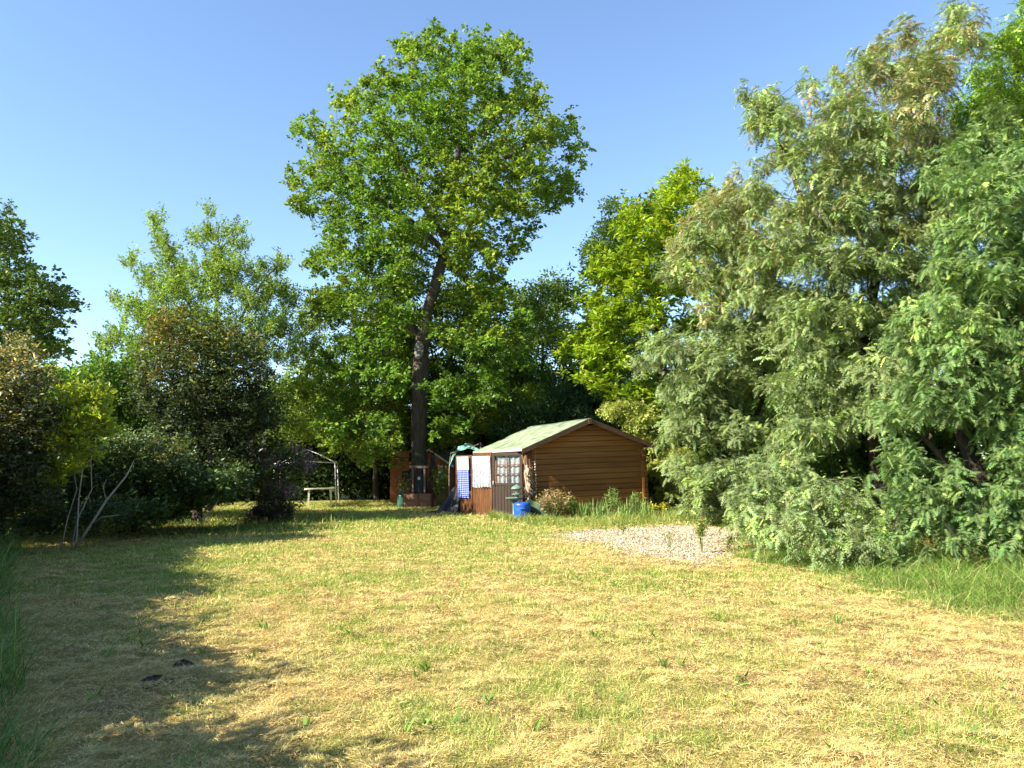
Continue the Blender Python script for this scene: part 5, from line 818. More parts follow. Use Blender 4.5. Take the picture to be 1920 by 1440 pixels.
def gingham_mat():
    m, n, l, b = new_mat('gingham')
    tc = n.new('ShaderNodeTexCoord'); sx = n.new('ShaderNodeSeparateXYZ')
    l.new(tc.outputs['Object'], sx.inputs[0])
    st = []
    for ax, fq in (('X', 9.0), ('Z', 17.0)):
        a = n.new('ShaderNodeMath'); a.operation = 'MULTIPLY'; a.inputs[1].default_value = fq
        f = n.new('ShaderNodeMath'); f.operation = 'FRACT'
        g = n.new('ShaderNodeMath'); g.operation = 'GREATER_THAN'; g.inputs[1].default_value = 0.42
        l.new(sx.outputs[ax], a.inputs[0]); l.new(a.outputs[0], f.inputs[0]); l.new(f.outputs[0], g.inputs[0]); st.append(g)
    s = n.new('ShaderNodeMath'); s.operation = 'ADD'; l.new(st[0].outputs[0], s.inputs[0]); l.new(st[1].outputs[0], s.inputs[1])
    h = n.new('ShaderNodeMath'); h.operation = 'MULTIPLY'; h.inputs[1].default_value = 0.5; l.new(s.outputs[0], h.inputs[0])
    rp = n.new('ShaderNodeValToRGB')
    rp.color_ramp.elements[0].color = (0.46, 0.50, 0.62, 1); rp.color_ramp.elements[1].color = (0.015, 0.03, 0.26, 1)
    e = rp.color_ramp.elements.new(0.5); e.color = (0.05, 0.09, 0.36, 1)
    l.new(h.outputs[0], rp.inputs[0]); l.new(rp.outputs[0], b.inputs['Base Color']); b.inputs['Roughness'].default_value = 0.9
    return m
M['gingham'] = gingham_mat()

SRZ = R(20.7)
shed = empty('log_shed', (2.32, 23.63, 0.0), SRZ, 'brown log shed with pale green felt roof in the middle of the garden', 'shed')
shed.rotation_euler = (0, R(-1.3), SRZ)      # it leans a little
# local frame: x along the gable, y back along the ridge, z up; the ridge stands over x = 0
HW = 1.92; LEN = 4.2; LH = 0.166; Z0 = -0.08; RZ = 2.90; SL = math.tan(R(21.0))
def log_mesh(lo, hi, h=LH, cut=0.0):
    """a milled log, slightly rounded on its outer face (y = 0), from x = lo to hi; cut shortens the top edge to the roof slope"""
    prof = [(0.016, 0.003), (0.001, 0.013), (-0.001, h * .5), (0.001, h - 0.013), (0.016, h - 0.003), (0.075, h - 0.003), (0.075, 0.003)]
    n = len(prof)
    v = [(lo + cut * z / h, y, z) for y, z in prof] + [(hi - cut * z / h, y, z) for y, z in prof]
    f = [tuple(range(n)), tuple(range(n, 2 * n))[::-1]] + [(i, i + n, (i + 1) % n + n, (i + 1) % n) for i in range(n)]
    me = bpy.data.meshes.new('log'); me.from_pydata(v, [], f); me.update(); me.materials.append(M['log'])
    return me
cache = {}
def put_log(me, loc, rz=0.0):
    o = bpy.data.objects.new('log', me); C.objects.link(o); o.parent = shed; o.location = loc; o.rotation_euler = (0, 0, rz)
    return o
full = log_mesh(-HW - 0.14, HW + 0.14)
side = log_mesh(-0.06, LEN + 0.06)
def roof_z(x): return RZ - abs(x) * SL
k = 0
while True:
    z = Z0 + k * LH
    wt = (RZ - 0.045 - (z + LH)) / SL; wb = (RZ - 0.045 - z) / SL
    if wt < 0.05: break
    if wt >= HW + 0.14: me = full
    elif wb >= HW + 0.14: me = log_mesh(-HW - 0.02, HW + 0.02)
    else: me = log_mesh(-wb, wb, LH, wb - wt)
    put_log(me, (0, 0.0, z))
    put_log(me, (0, LEN, z), R(180))
    k += 1
ks = int((roof_z(HW) - 0.06 - Z0) / LH)
for i in range(ks):              # side walls, half a log out of step at the corners
    z = Z0 + (i + 0.5) * LH - LH * .5 + 0.002
    put_log(side, (HW, 0, z), R(90))
    if not 0: put_log(side, (-HW, LEN, z), R(-90))
mb = MB(); mb.box(-0.05, 0.05, -0.05, 0.0, Z0, 2.02, .008); o = mb.build('corner_post', M['trim'], shed); o.location = (-HW + 0.02, -0.012, 0)
for sgn in (-1, 1):
    mb = MB(); zt = Z0 + ks * LH; mb.box(HW - .085 if sgn > 0 else -HW + .003, HW - .003 if sgn > 0 else -HW + .085, .09, LEN - .09, zt + .002, roof_z(HW) - .02); mb.build('wall_plate', M['trim'], shed)
# roof slabs with felt
def slab(sign):
    mb = MB()
    def top(u, v):
        x = sign * (0.0 + 2.24 * u); y = -0.27 + (LEN + 0.5) * v
        z = RZ + 0.035 - abs(x) * SL + 0.010 * math.sin(7 * v + 3 * u) * math.sin(5 * u + 1) + random.Random(int(u * 90) * 131 + int(v * 90)).uniform(-.004, .004)
        return (x, y, z)
    mb.grid(top, 14, 18)
    o = mb.build('roof_felt', M['felt'], shed, True)
    thicken(o, 0.02, -1 if sign > 0 else 1)
    md = MB()
    md.prism([(sign * 0.0, RZ - 0.005), (sign * 2.22, RZ - 0.005 - 2.22 * SL), (sign * 2.22, RZ - 0.03 - 2.22 * SL), (0, RZ - 0.03)], -0.25, LEN + 0.21)
    md.build('roof_board', M['trim'], shed)
    return o
slab(-1); slab(1)
for sgn in (-1, 1):
    for yy, nm in ((-0.285, 'barge_board'), (LEN + 0.235, 'barge_board')):
        mb = MB()
        mb.prism([(sgn * 0.02, RZ + 0.03), (sgn * 2.26, RZ + 0.03 - 2.26 * SL), (sgn * 2.26, RZ - 0.115 - 2.26 * SL), (sgn * 0.02, RZ - 0.125)], yy - 0.012, yy + 0.012)
        mb.build(nm, M['trim'], shed)
    mb = MB(); mb.box(-0.012, 0.012, -0.26, LEN + 0.22, -0.05, 0.02, .004)
    o = mb.build('eaves_strip', M['felt_edge'], shed); o.location = (sgn * 2.245, 0, RZ + 0.02 - 2.245 * SL)
mb = MB(); mb.box(-0.06, 0.06, -0.315, -0.275, RZ - 0.14, RZ + 0.02, .006); mb.build('ridge_block', M['trim'], shed)
mb = MB(); mb.box(-HW + .02, HW - .02, 0.09, LEN - .09, Z0, Z0 + 0.06); mb.build('floor', M['trim'], shed)

# glazed leaves standing open in front of the left wall: shared builder, local x along the leaf, y = outer face, z up
def curtain(w, z0, z1, m, parent, scallop=0.0, folds=7, amp=0.018, y=-0.02, x0=0.0):
    mb = MB()
    def fn(u, v):
        z = z1 - (z1 - z0) * v
        if v > .93 and scallop: z += scallop * abs(math.sin(u * math.pi * 7))
        return (x0 + w * u, y + amp * math.sin(u * folds * 2 * math.pi + 1.5 * math.sin(v * 2)) * (0.35 + 0.65 * v), z)
    mb.grid(fn, 56, 16)
    return mb.build('curtain', m, parent, True)
def leaf(name, label, p0, p1, h, wood, glass_z, panes, cat='door', ground=0.0, parent=None):
    p0 = Vector(p0); p1 = Vector(p1); w = (p1 - p0).length
    rz = math.atan2(p1.y - p0.y, p1.x - p0.x)
    if parent is None: root = empty(name, (p0.x, p0.y, ground), rz, label, cat)
    else:
        root = empty(name, (p0.x, p0.y, ground), rz)
        root.parent = parent; root.matrix_parent_inverse = parent.matrix_basis.inverted()
    st = 0.085
    for xa, xb in ((0, st), (w - st, w)):
        mb = MB(); mb.box(xa, xb, 0, 0.045, 0, h, .006); mb.build('stile', wood, root)
    for za, zb in ((0.0, 0.14), (glass_z - .06, glass_z + 0.02), (h - 0.10, h)):
        mb = MB(); mb.box(st + .001, w - st - .001, 0.002, 0.043, za, zb, .005); mb.build('rail', wood, root)
    nb = max(3, int((w - 2 * st) / 0.10)); bw = (w - 2 * st) / nb
    for i in range(nb):
        mb = MB(); mb.box(st + i * bw + .002, st + (i + 1) * bw - .002, 0.012, 0.034, 0.141, glass_z - .061, .006); mb.build('board', wood, root)
    gx0, gx1, gz0, gz1 = st, w - st, glass_z + 0.02, h - 0.10
    nx, nz_ = panes
    pw = (gx1 - gx0) / nx; ph = (gz1 - gz0) / nz_
    for i in range(1, nx):
        mb = MB(); mb.box(gx0 + i * pw - .012, gx0 + i * pw + .012, 0.004, 0.040, gz0, gz1, .003); mb.build('glazing_bar', M['white_bar'] if wood is M['door_dark'] else wood, root)
    for j in range(1, nz_):
        mb = MB(); mb.box(gx0, gx1, 0.006, 0.038, gz0 + j * ph - .012, gz0 + j * ph + .012, .003); mb.build('glazing_bar', M['white_bar'] if wood is M['door_dark'] else wood, root)
    for i in range(nx):
        for j in range(nz_):
            mb = MB(); mb.box(gx0 + i * pw + .013, gx0 + (i + 1) * pw - .013, 0.020, 0.024, gz0 + j * ph + .013, gz0 + (j + 1) * ph - .013); mb.build('pane', M['glass'], root)
    return root, w
d, w = leaf('door', None, (-0.64, 23.40), (0.27, 23.02), 1.93, M['door_dark'], 1.0, (2, 3), parent=shed)
curtain(w - .18, 1.0, 1.86, M['lace'], d, 0, 5, .028, 0.085, 0.09)
mb = MB(); mb.tube([(0.05, -.03, .95), (0.05, -.045, 1.0), (0.05, -.03, 1.08)], .012, 6); mb.build('handle', M['felt_edge'], d, True)
g, w = leaf('glazed_panel', 'red-brown glazed panel with a white lace curtain hung outside, left of the dark door', (-1.26, 24.1), (-0.66, 23.46), 1.95, M['red_wood'], 0.98, (1, 1), 'panel')
curtain(w - .04, 0.86, 1.84, M['lace'], g, 0.045, 6, .04, -0.055, 0.03)
g, w = leaf('glazed_panel', 'narrow red-brown glazed panel half covered by a blue checked cloth', (-1.90, 25.5), (-1.30, 24.35), 1.88, M['red_wood'], 0.72, (1, 2), 'panel')
cl = curtain(w * .72, 0.52, 1.42, M['gingham'], g, 0, 2, .012, -0.025, w * .12); cl.name = 'checked_cloth'
c2 = curtain(w * .72, 1.40, 1.84, M['lace'], g, 0, 4, .015, -0.03, w * .12)

# ------------------------------------------------------------------ things by the shed door
M['blue_plastic'] = mat('blue_plastic', (0.012, 0.085, 0.42), 0.4, 0.15, 6, bump=0.05, spec=0.5)
M['green_metal'] = mat('green_metal', (0.13, 0.20, 0.155), 0.5, 0.3, 12, bump=0.2)
M['gas_green'] = mat('gas_green', (0.03, 0.10, 0.065), 0.4, 0.25, 9, bump=0.1, spec=0.5)
M['dry'] = mat('dry', (0.40, 0.31, 0.22), 0.9, 0.35, 14, bump=0.3)
M['black_sheet'] = mat('black_sheet', (0.012, 0.012, 0.013), 0.6, 0.3, 5, bump=0.4, bscale=14, spec=0.5)
M['green_sheet'] = mat('green_sheet', (0.10, 0.30, 0.21), 0.5, 0.3, 5, bump=0.3, bscale=12, spec=0.4, col2=(0.2, 0.43, 0.33))
M['olive_sheet'] = mat('olive_sheet', (0.03, 0.06, 0.025), 0.6, 0.3, 5, bump=0.3, bscale=12)
M['old_wood'] = mat('old_wood', (0.16, 0.12, 0.09), 0.85, 0.35, 4, (4, 4, 1), 0.4, 20, rnd=0.2)
M['planter_wood'] = mat('planter_wood', (0.20, 0.105, 0.065), 0.8, 0.35, 4, (1, 4, 5), 0.4, 20, rnd=0.2)
M['orange_wood'] = mat('orange_wood', (0.33, 0.105, 0.034), 0.7, 0.25, 3, (4, 4, 1), 0.3, 20, rnd=0.1)
M['white_paint'] = mat('white_paint', (0.66, 0.62, 0.52), 0.6, 0.15, 6)
M['white_plastic'] = mat('white_plastic', (0.74, 0.68, 0.52), 0.4, 0.08, 5, bump=0.03, spec=0.4)
M['white_tube'] = mat('white_tube', (0.72, 0.72, 0.72), 0.35, 0.1, 8, bump=0.05, spec=0.5)
M['grey_felt'] = mat('grey_felt', (0.20, 0.185, 0.16), 0.95, 0.3, 9, bump=0.6, bscale=60)
M['pot'] = mat('pot', (0.02, 0.02, 0.02), 0.6, 0.3, 9)

b = empty('blue_drum', (0.24, 22.15, 0), R(8), 'small blue plastic drum standing in the grass before the dark door', 'drum')
mb = MB()
mb.lathe([(0.20, 0.0), (0.235, 0.02), (0.24, 0.06), (0.232, 0.10), (0.24, 0.14), (0.24, 0.33), (0.232, 0.36), (0.24, 0.40), (0.235, 0.45), (0.19, 0.485), (0.16, 0.49), (0.155, 0.475), (0.02, 0.475)], 28)
mb.build('body', M['blue_plastic'], b, True)
for x in (-0.09, 0.09):
    mb = MB(); mb.lathe([(0.035, 0), (0.035, 0.03), (0.02, 0.032)], 12, (x, 0, 0.474)); mb.build('bung', M['pot'], b, True)
mb = MB(); mb.tube([(-0.08, -.235, .30), (-.06, -.262, .33), (.06, -.262, .33), (.08, -.235, .30)], .014, 6); mb.build('handle', M['blue_plastic'], b, True)

bb = empty('bird_bath', (0.02, 22.55, 0), 0, 'round green bird bath dish just behind the blue drum', 'bird bath')
mb = MB(); mb.lathe([(0.16, 0), (0.15, 0.05), (0.06, 0.1), (0.05, 0.3), (0.06, 0.48), (0.10, 0.53)], 16); mb.build('pedestal', M['green_metal'], bb, True)
mb = MB(); mb.lathe([(0.09, 0.53), (0.2, 0.55), (0.255, 0.59), (0.27, 0.61), (0.255, 0.615), (0.22, 0.59), (0.02, 0.57)], 28); mb.build('dish', M['green_metal'], bb, True)
lt = empty('garden_lantern', (0.10, 22.62, 0.575), 0, 'green domed garden lantern standing on the bird bath', 'lantern')
mb = MB(); mb.lathe([(0.10, 0), (0.06, 0.02), (0.05, 0.10), (0.15, 0.12), (0.155, 0.14), (0.10, 0.15)], 20); mb.build('base', M['green_metal'], lt, True)
for a in range(6):
    mb = MB(); mb.tube([(0.09 * math.cos(a * math.pi / 3), 0.09 * math.sin(a * math.pi / 3), .145), (0.09 * math.cos(a * math.pi / 3), 0.09 * math.sin(a * math.pi / 3), .27)], .012, 6); mb.build('post', M['green_metal'], lt, True)
mb = MB(); mb.lathe([(0.055, .146), (0.055, .27)], 12); mb.build('lamp_glass', M['white_paint'], lt, True)
mb = MB(); mb.lathe([(0.10, .265), (0.175, .28), (0.178, .292), (0.13, .345), (0.07, .38), (0.02, .395), (0.015, .42)], 20); mb.build('dome', M['green_metal'], lt, True)

# dried bundle in a pot at the corner
dp = empty('dried_bundle', (0.44, 22.75, 0), 0, 'shaggy bundle of dried tan palm leaves in a black pot at the shed corner', 'dried plant')
mb = MB(); mb.lathe([(0.13, 0), (0.17, 0.3), (0.18, 0.32), (0.16, 0.32), (0.02, 0.28)], 16); mb.build('pot', M['pot'], dp, True)
mb = MB(); mb.tube([(0, 0, .25), (-.01, 0, .9), (-.04, 0, 1.55)], [.06, .07, .03], 8); mb.build('stem', M['dry'], dp, True)
rg = random.Random(5)
mb = MB()
for i in range(150):
    z = rg.uniform(.35, 1.5); a = rg.uniform(0, 6.28); r0 = .05; r1 = rg.uniform(.1, .19) * (1.15 - .45 * abs(z - .8)); dz = rg.uniform(-.34, .12)
    w_ = rg.uniform(.012, .026); ca, sa = math.cos(a), math.sin(a)
    mb.add([(ca * r0 - sa * w_, sa * r0 + ca * w_, z), (ca * r0 + sa * w_, sa * r0 - ca * w_, z), (ca * r1 + sa * w_, sa * r1 - ca * w_, z + dz * .4), (ca * r1 - sa * w_, sa * r1 + ca * w_, z + dz * .4), (ca * r1 * 1.1, sa * r1 * 1.1, z + dz)], [(0, 1, 2, 3), (3, 2, 4)])
for i in range(6):
    x = rg.uniform(-.2, .02); mb.tube([(-.03, 0, 1.3), (x, rg.uniform(-.05, .05), 1.85)], [.012, .004], 4)
tag(mb.build('leaves', M['dry'], dp), kind='stuff')
gl = empty('garland', (0.66, 22.85, 0), 0, 'string of small tan pieces hanging down the shed corner', 'garland')
mb = MB(); mb.tube([(0, 0, 0.5), (0, 0, 2.0)], .004, 4); mb.build('cord', M['dry'], gl)
for i in range(14):
    mb = MB(); mb.lathe([(.008, -.03), (.03, -.015), (.034, 0), (.02, .02), (.006, .035)], 7, (rg.uniform(-.015, .015), -.005, .6 + i * .08)); mb.build('bead', M['dry'], gl, True)
sh = MB()
def drape(u, v):
    return (-0.25 + .55 * u, .05 * math.sin(u * 5) - .22 * v, 0.50 - .5 * v ** 1.3 * (0.4 + .6 * u) + .03 * math.sin(9 * u + 4 * v))
sh.grid(drape, 14, 10)
o = sh.build('plastic_sheet', M['olive_sheet'], None, True); thicken(o, .006); o.location = (0.62, 22.45, 0.02)
tag(o, 'dark green plastic sheet slumped between the blue drum and the pink-leaved shrub', 'sheet')

# tarps left of the panels
sh = MB()
rgt = np.random.default_rng(8)
def heap(u, v):
    x = -0.55 + 1.0 * u; t = 1 - v
    top = 1.22 * max(0, u - .18) ** .8
    return (x - .12 * v, -.36 * v + .12 * math.sin(9 * u + 2 * v) * (.3 + v * .7), .02 + top * t ** 1.2 + .05 * math.sin(14 * u) * v * t + .05 * math.sin(7 * v + 11 * u))
sh.grid(heap, 26, 22)
o = sh.build('black_tarp', M['black_sheet'], None, True); thicken(o, .008); o.location = (-2.15, 25.5, 0)
tag(o, 'crumpled black tarpaulin heaped beside the checked cloth', 'tarpaulin')
sh = MB()
def gt(u, v):
    return (-.55 + 1.5 * u, .25 * math.sin(u * 4) + .5 * v, 1.98 + .42 * math.sin(u * math.pi) ** .8 * (.4 + .6 * v) - .62 * max(0, .25 - u) * 4 * (1 - v * .4) + .04 * math.sin(13 * u + 7 * v))
sh.grid(gt, 24, 14)
o = sh.build('green_tarp', M['green_sheet'], None, True); thicken(o, .006); o.location = (-1.82, 27.15, 0.36); o.scale = (.8, .8, .82)
tag(o, 'torn sea-green tarpaulin bunched up behind the roof corner', 'tarpaulin')
for q, zz in (((-2.3, 27.3), 2.1), ((-1.1, 27.5), 2.35)):
    pass
pl = MB(); pl.tube([(-2.28, 27.35, 0), (-2.26, 27.35, 1.4), (-2.2, 27.35, 2.0)], .03, 6); pl.tube([(-2.2, 27.35, 1.98), (-1.2, 27.5, 2.3)], .025, 6); pl.tube([(-1.1, 27.5, 0), (-1.15, 27.5, 2.35)], .03, 6)
tag(pl.build('tarp_pole', M['old_wood'], None), 'pole frame propping up the torn sea-green tarpaulin', 'frame')

# ------------------------------------------------------------------ under the oak
gb = empty('gas_bottle', (-4.2, 29.3, 0), 0, 'dark green gas bottle on the grass at the foot of the oak', 'gas bottle')
mb = MB(); mb.lathe([(0.14, 0), (0.17, 0.01), (0.17, .05), (.2, .08), (0.205, 0.15), (0.205, 0.42), (0.18, 0.50), (0.10, 0.55), (.04, .56)], 24); mb.build('body', M['gas_green'], gb, True)
mb = MB(); mb.lathe([(0.12, .53), (0.125, 0.66), (.115, .665), (.11, .55)], 20); mb.build('collar', M['gas_green'], gb, True)
mb = MB(); mb.lathe([(0.025, .55), (0.025, 0.61), (.035, .615), (.03, .64)], 10); mb.build('valve', M['green_metal'], gb, True)

px = empty('planter_box', (-3.55, 29.0, 0), R(-4), 'weathered wooden planter box in front of the oak trunk', 'planter')
for i in range(2):
    for y, in ((-0.25,), (0.25,)):
        mb = MB(); mb.box(-0.52, 0.52, y - .014, y + .014, .01 + i * .26, .265 + i * .26, .006); mb.build('board', M['planter_wood'], px)
    for x in (-0.50, 0.50):
        mb = MB(); mb.box(x - .014, x + .014, -.234, .234, .012 + i * .26, .262 + i * .26, .006); mb.build('board', M['planter_wood'], px)
for x in (-.47, 0.03, .47):
    mb = MB(); mb.box(x - .03, x + .03, -.285, -.2645, .0, .53, .004); mb.build('batten', M['planter_wood'], px)
mb = MB(); mb.box(-.485, .485, -.233, .233, .3, .44); mb.build('earth', M['pot'], px)
wf = empty('wooden_frame', (-3.55, 29.05, 0.0), R(-3), 'rough wooden frame of two posts and a crossbar over the planter box', 'frame')
for x, r in ((-.22, .03), (.22, .035)):
    mb = MB(); mb.box(x - r, x + r, -.03, .03, .42, 1.5, .006); mb.build('post', M['old_wood'], wf)
mb = MB(); mb.box(-.36, .38, -.05, .05, 1.46, 1.56, .01); mb.build('crossbar', M['old_wood'], wf)
bx = empty('meter_box', (-3.55, 29.12, 0.45), R(-3), 'black metal box hanging inside the rough wooden frame', 'box')
mb = MB(); mb.box(-.17, .17, 0, .16, .05, .85, .015); mb.build('case', M['pot'], bx)
mb = MB(); mb.box(-.14, .14, -.012, -.001, .1, .8, .008); mb.build('door', M['black_sheet'], bx)
mb = MB(); mb.box(-.05, .05, -.022, -.013, .58, .70, .004); mb.build('notice', M['white_paint'], bx)
nt = empty('hose_bundle', (-3.06, 29.35, 0), 0, 'black hoses hanging down beside the oak trunk', 'hose')
for i in range(9):
    mb = MB(); x = -.12 + i * .03; y = .02 * (i % 3)
    mb.tube([(x * .4, y, 2.05), (x * .9, y - .02, 1.5), (x * 1.2, y - .03, 1.0), (x * 1.5, y, .5 + .07 * (i % 4)), (x * 1.5 + .03, y + .05, .35)], .016, 6); mb.build('hose', M['black_sheet'], nt, True)
hp = empty('hanging_planter', (-4.1, 29.35, 0), 0, 'black grow bag of pink and green leaves hung left of the frame', 'planter')
mb = MB(); mb.lathe([(.05, 1.02), (.13, 1.05), (.15, 1.3), (.13, 1.38), (.10, 1.36)], 12); mb.build('bag', M['pot'], hp, True)
mb = MB(); mb.tube([(.05, .05, .4), (0, .02, 1.05)], .02, 6); mb.build('stake', M['old_wood'], hp)
rng = np.random.default_rng(91)
N = 420
p = rng.normal(0, 1, (N, 3)) * np.array([.13, .1, .2]) + np.array([-.02, -.08, .82])
V, F = leaves_np(rng, p, nrm(rng.normal(0, 1, (N, 3))), rng.normal(0, 1, (N, 3)), rng.uniform(.06, .12, N), rng.uniform(.03, .06, N), .15)
cc = np.where(rng.random((N, 1)) < .35, np.array([[.36, .22, .14]]), np.array([[.13, .19, .04]])) * rng.lognormal(0, .25, (N, 1))
tag(fast('leaves', V, F, M['leaf'], hp, np.repeat(cc, 4, 0)), kind='stuff')

# orange hut behind the oak
hut = empty('orange_hut', (-3.55, 33.2, 0), R(-24), 'small orange-brown timber hut with grey felt roof behind the oak', 'hut')
W2 = 0.95; L2 = 2.4
for i in range(12):
    x = -W2 + i * (2 * W2 / 12); zt = 2.2 - abs(x + W2 / 12) * .62
    mb = MB(); mb.box(x + .003, x + 2 * W2 / 12 - .003, 0, .03, 0, zt, .004); mb.build('plank', M['orange_wood'], hut)
for sx in (-1, 1):
    for i in range(10):
        y = .04 + i * L2 / 10
        mb = MB(); mb.box(sx * W2 - .015, sx * W2 + .015, y + .003, y + L2 / 10 - .003, 0, 1.6, .004); mb.build('plank', M['orange_wood'], hut)
    mb = MB(); mb.prism([(0, 2.27), (sx * 1.18, 2.27 - 1.18 * .62), (sx * 1.18, 2.23 - 1.18 * .62), (0, 2.23)], -.14, L2 + .2); mb.build('roof_felt', M['grey_felt'], hut)
    mb = MB(); mb.prism([(0, 2.285), (sx * 1.2, 2.285 - 1.2 * .62), (sx * 1.2, 2.20 - 1.2 * .62), (0, 2.20)], -.17, -.145); mb.build('barge_board', M['white_paint'], hut)
wd = MB(); wd.box(.38, .62, -.03, -.004, .75, 1.55, .004); wo = wd.build('window', M['white_paint'], hut)
mb = MB(); mb.box(.42, .58, -.036, -.031, .80, 1.50); mb.build('pane', M['felt_edge'], wo)
bd = empty('orange_board', (-4.75, 32.0, 0), R(6), 'upright orange-brown board leaning left of the oak trunk', 'board')
for i in range(3):
    mb = MB(); mb.box(-.34 + i * .26, -.085 + i * .26, -.015, .015, 0.02, 2.2 - .015 * i, .005); mb.build('plank', M['orange_wood'], bd)
for z in (.5, 1.8):
    mb = MB(); mb.box(-.33, .42, .016, .04, z, z + .09, .004); mb.build('batten', M['orange_wood'], bd)

# ------------------------------------------------------------------ table and white frame
tb = empty('garden_table', (-7.55, 30.2, 0), R(14), 'cream plastic garden table on the sunlit grass', 'table')
def rr(w, d, r, n=5):
    pts = []
    for cx_, cy_, a0 in ((w - r, d - r, 0), (-w + r, d - r, 90), (-w + r, -d + r, 180), (w - r, -d + r, 270)):
        pts += [(cx_ + r * math.cos(R(a0 + 90 * i / n)), cy_ + r * math.sin(R(a0 + 90 * i / n))) for i in range(n + 1)]
    return pts
o_ = rr(.58, .40, .10); mb = MB(); n_ = len(o_)
v = [(x, y, .70) for x, y in o_] + [(x, y, .735) for x, y in o_] + [(x * .985, y * .98, .742) for x, y in o_]
f = [tuple(range(n_))[::-1], tuple(range(2 * n_, 3 * n_))] + [(k0 * n_ + i, k0 * n_ + (i + 1) % n_, (k0 + 1) * n_ + (i + 1) % n_, (k0 + 1) * n_ + i) for k0 in (0, 1) for i in range(n_)]
mb.add(v, f); mb.build('table_top', M['white_plastic'], tb)
for sx in (-1, 1):
    for sy in (-1, 1):
        mb = MB()
        x0, y0, x1, y1 = sx * .40, sy * .26, sx * .44, sy * .30
        def ring(x, y, z, t): return [(x - t, y - t, z), (x + t, y - t, z), (x + t, y + t, z), (x - t, y + t, z)]
        v = ring(x1, y1, 0, .022) + ring(x0, y0, .70, .04)
        mb.add(v, [(3, 2, 1, 0), (4, 5, 6, 7)] + [(i, (i + 1) % 4, 4 + (i + 1) % 4, 4 + i) for i in range(4)]); mb.build('leg', M['white_plastic'], tb)
gz = empty('pavilion_frame', (-8.7, 32.6, 0), R(10), 'bare white metal pavilion frame behind the plastic table', 'frame')
cs = [(-1.2, -1.0), (1.2, -1.0), (1.2, 1.0), (-1.2, 1.0)]
for x, y in cs:
    mb = MB(); mb.tube([(x * 1.06, y * 1.06, 0), (x, y, 1.72)], .024, 8); mb.build('leg', M['white_tube'], gz, True)
for i in range(4):
    a = cs[i]; b_ = cs[(i + 1) % 4]
    mb = MB(); mb.tube([(a[0], a[1], 1.72), ((a[0] + b_[0]) / 2, (a[1] + b_[1]) / 2, 1.80), (b_[0], b_[1], 1.72)], .018, 6); mb.build('eaves_bar', M['white_tube'], gz, True)
    mb = MB(); mb.tube([(a[0], a[1], 1.73), (a[0] * .5, a[1] * .5, 2.05), (0, 0, 2.3)], .018, 6); mb.build('roof_bar', M['white_tube'], gz, True)

# fallen pale branch leaning at the left
fb = MB(); fb.tube([(-8.7, 15.4, 0.0), (-8.38, 15.4, .5), (-8.1, 15.42, .98), (-7.74, 15.45, 1.45), (-7.6, 15.45, 1.74)], [.028, .026, .022, .016, .008], 7); fb.tube([(-8.38, 15.4, .5), (-8.1, 15.3, .66), (-7.72, 15.2, .7)], [.016, .012, .006], 5); fb.tube([(-8.1, 15.42, .98), (-8.14, 15.35, 1.25), (-8.05, 15.3, 1.4)], [.012, .008, .004], 5)
tag(fb.build('fallen_branch', M['bark_pale'], None, True), 'pale bare branch leaning out of the undergrowth at the left', 'branch')
fb = MB(); fb.tube([(-7.6, 18.4, 0.05), (-7.2, 18.3, .5), (-6.95, 18.3, .85)], [.02, .016, .008], 6); fb.tube([(-7.6, 18.35, .62), (-7.35, 18.3, .40), (-7.2, 18.3, .5)], [.008, .012, .014], 5)
tag(fb.build('fallen_branch', M['bark_pale'], None, True), 'thin forked twig standing before the low dark shrub', 'branch')

# ------------------------------------------------------------------ grass
def blades_np(rng, x, y, z, h, w, lean, curl, seg, az=None):
    """curved ribbons: seg quads and a tip"""
    N = len(x)
    az = rng.uniform(0, 2 * np.pi, N) if az is None else az
    dx = np.cos(az); dy = np.sin(az)
    fa = az + np.pi / 2 + rng.normal(0, .5, N)
    sx = np.cos(fa); sy = np.sin(fa)
    V = np.zeros((N, seg * 2 + 1, 3))
    for i in range(seg + 1):
        t = i / seg
        r_ = h * (lean * t + curl * t * t)
        zz = z + h * (t - 0.45 * np.abs(curl) * t * t)
        cx_ = x + dx * r_; cy_ = y + dy * r_
        if i < seg:
            ww = w * (1 - 0.55 * t) * .5
            V[:, i * 2] = np.stack([cx_ - sx * ww, cy_ - sy * ww, zz], 1)
            V[:, i * 2 + 1] = np.stack([cx_ + sx * ww, cy_ + sy * ww, zz], 1)
        else:
            V[:, seg * 2] = np.stack([cx_, cy_, zz], 1)
    b0 = np.arange(N)[:, None] * (seg * 2 + 1)
    Fq = [b0 + np.array([[i * 2, i * 2 + 1, i * 2 + 3, i * 2 + 2]]) for i in range(seg - 1)]
    Ft = b0 + np.array([[seg * 2 - 2, seg * 2 - 1, seg * 2]])
    Fs = []
    if Fq: Fs.append(np.concatenate(Fq))
    Fs.append(Ft)
    return V.reshape(-1, 3), Fs, seg * 2 + 1
def scatter(rng, y0, y1, dens, xl, xr):
    """even scatter over a strip whose sides depend on y"""
    a = max(xr(np.array([y0]))[0], xr(np.array([y1]))[0]); b = min(xl(np.array([y0]))[0], xl(np.array([y1]))[0])
    n = int((y1 - y0) * (a - b) * dens)
    x = rng.uniform(b, a, n); y = rng.uniform(y0, y1, n)
    ok = (x > xl(y)) & (x < xr(y))
    return x[ok], y[ok]
VW = lambda s: (lambda y: s * (0.76 * np.maximum(y, 0) + 1.6))
rng = np.random.default_rng(100)
LX = lambda y: np.maximum(-0.76 * y - 1.4, border_left(y) - 0.4)
RX = lambda y: np.minimum(0.74 * y + 1.4, border_right(y) + 0.5)
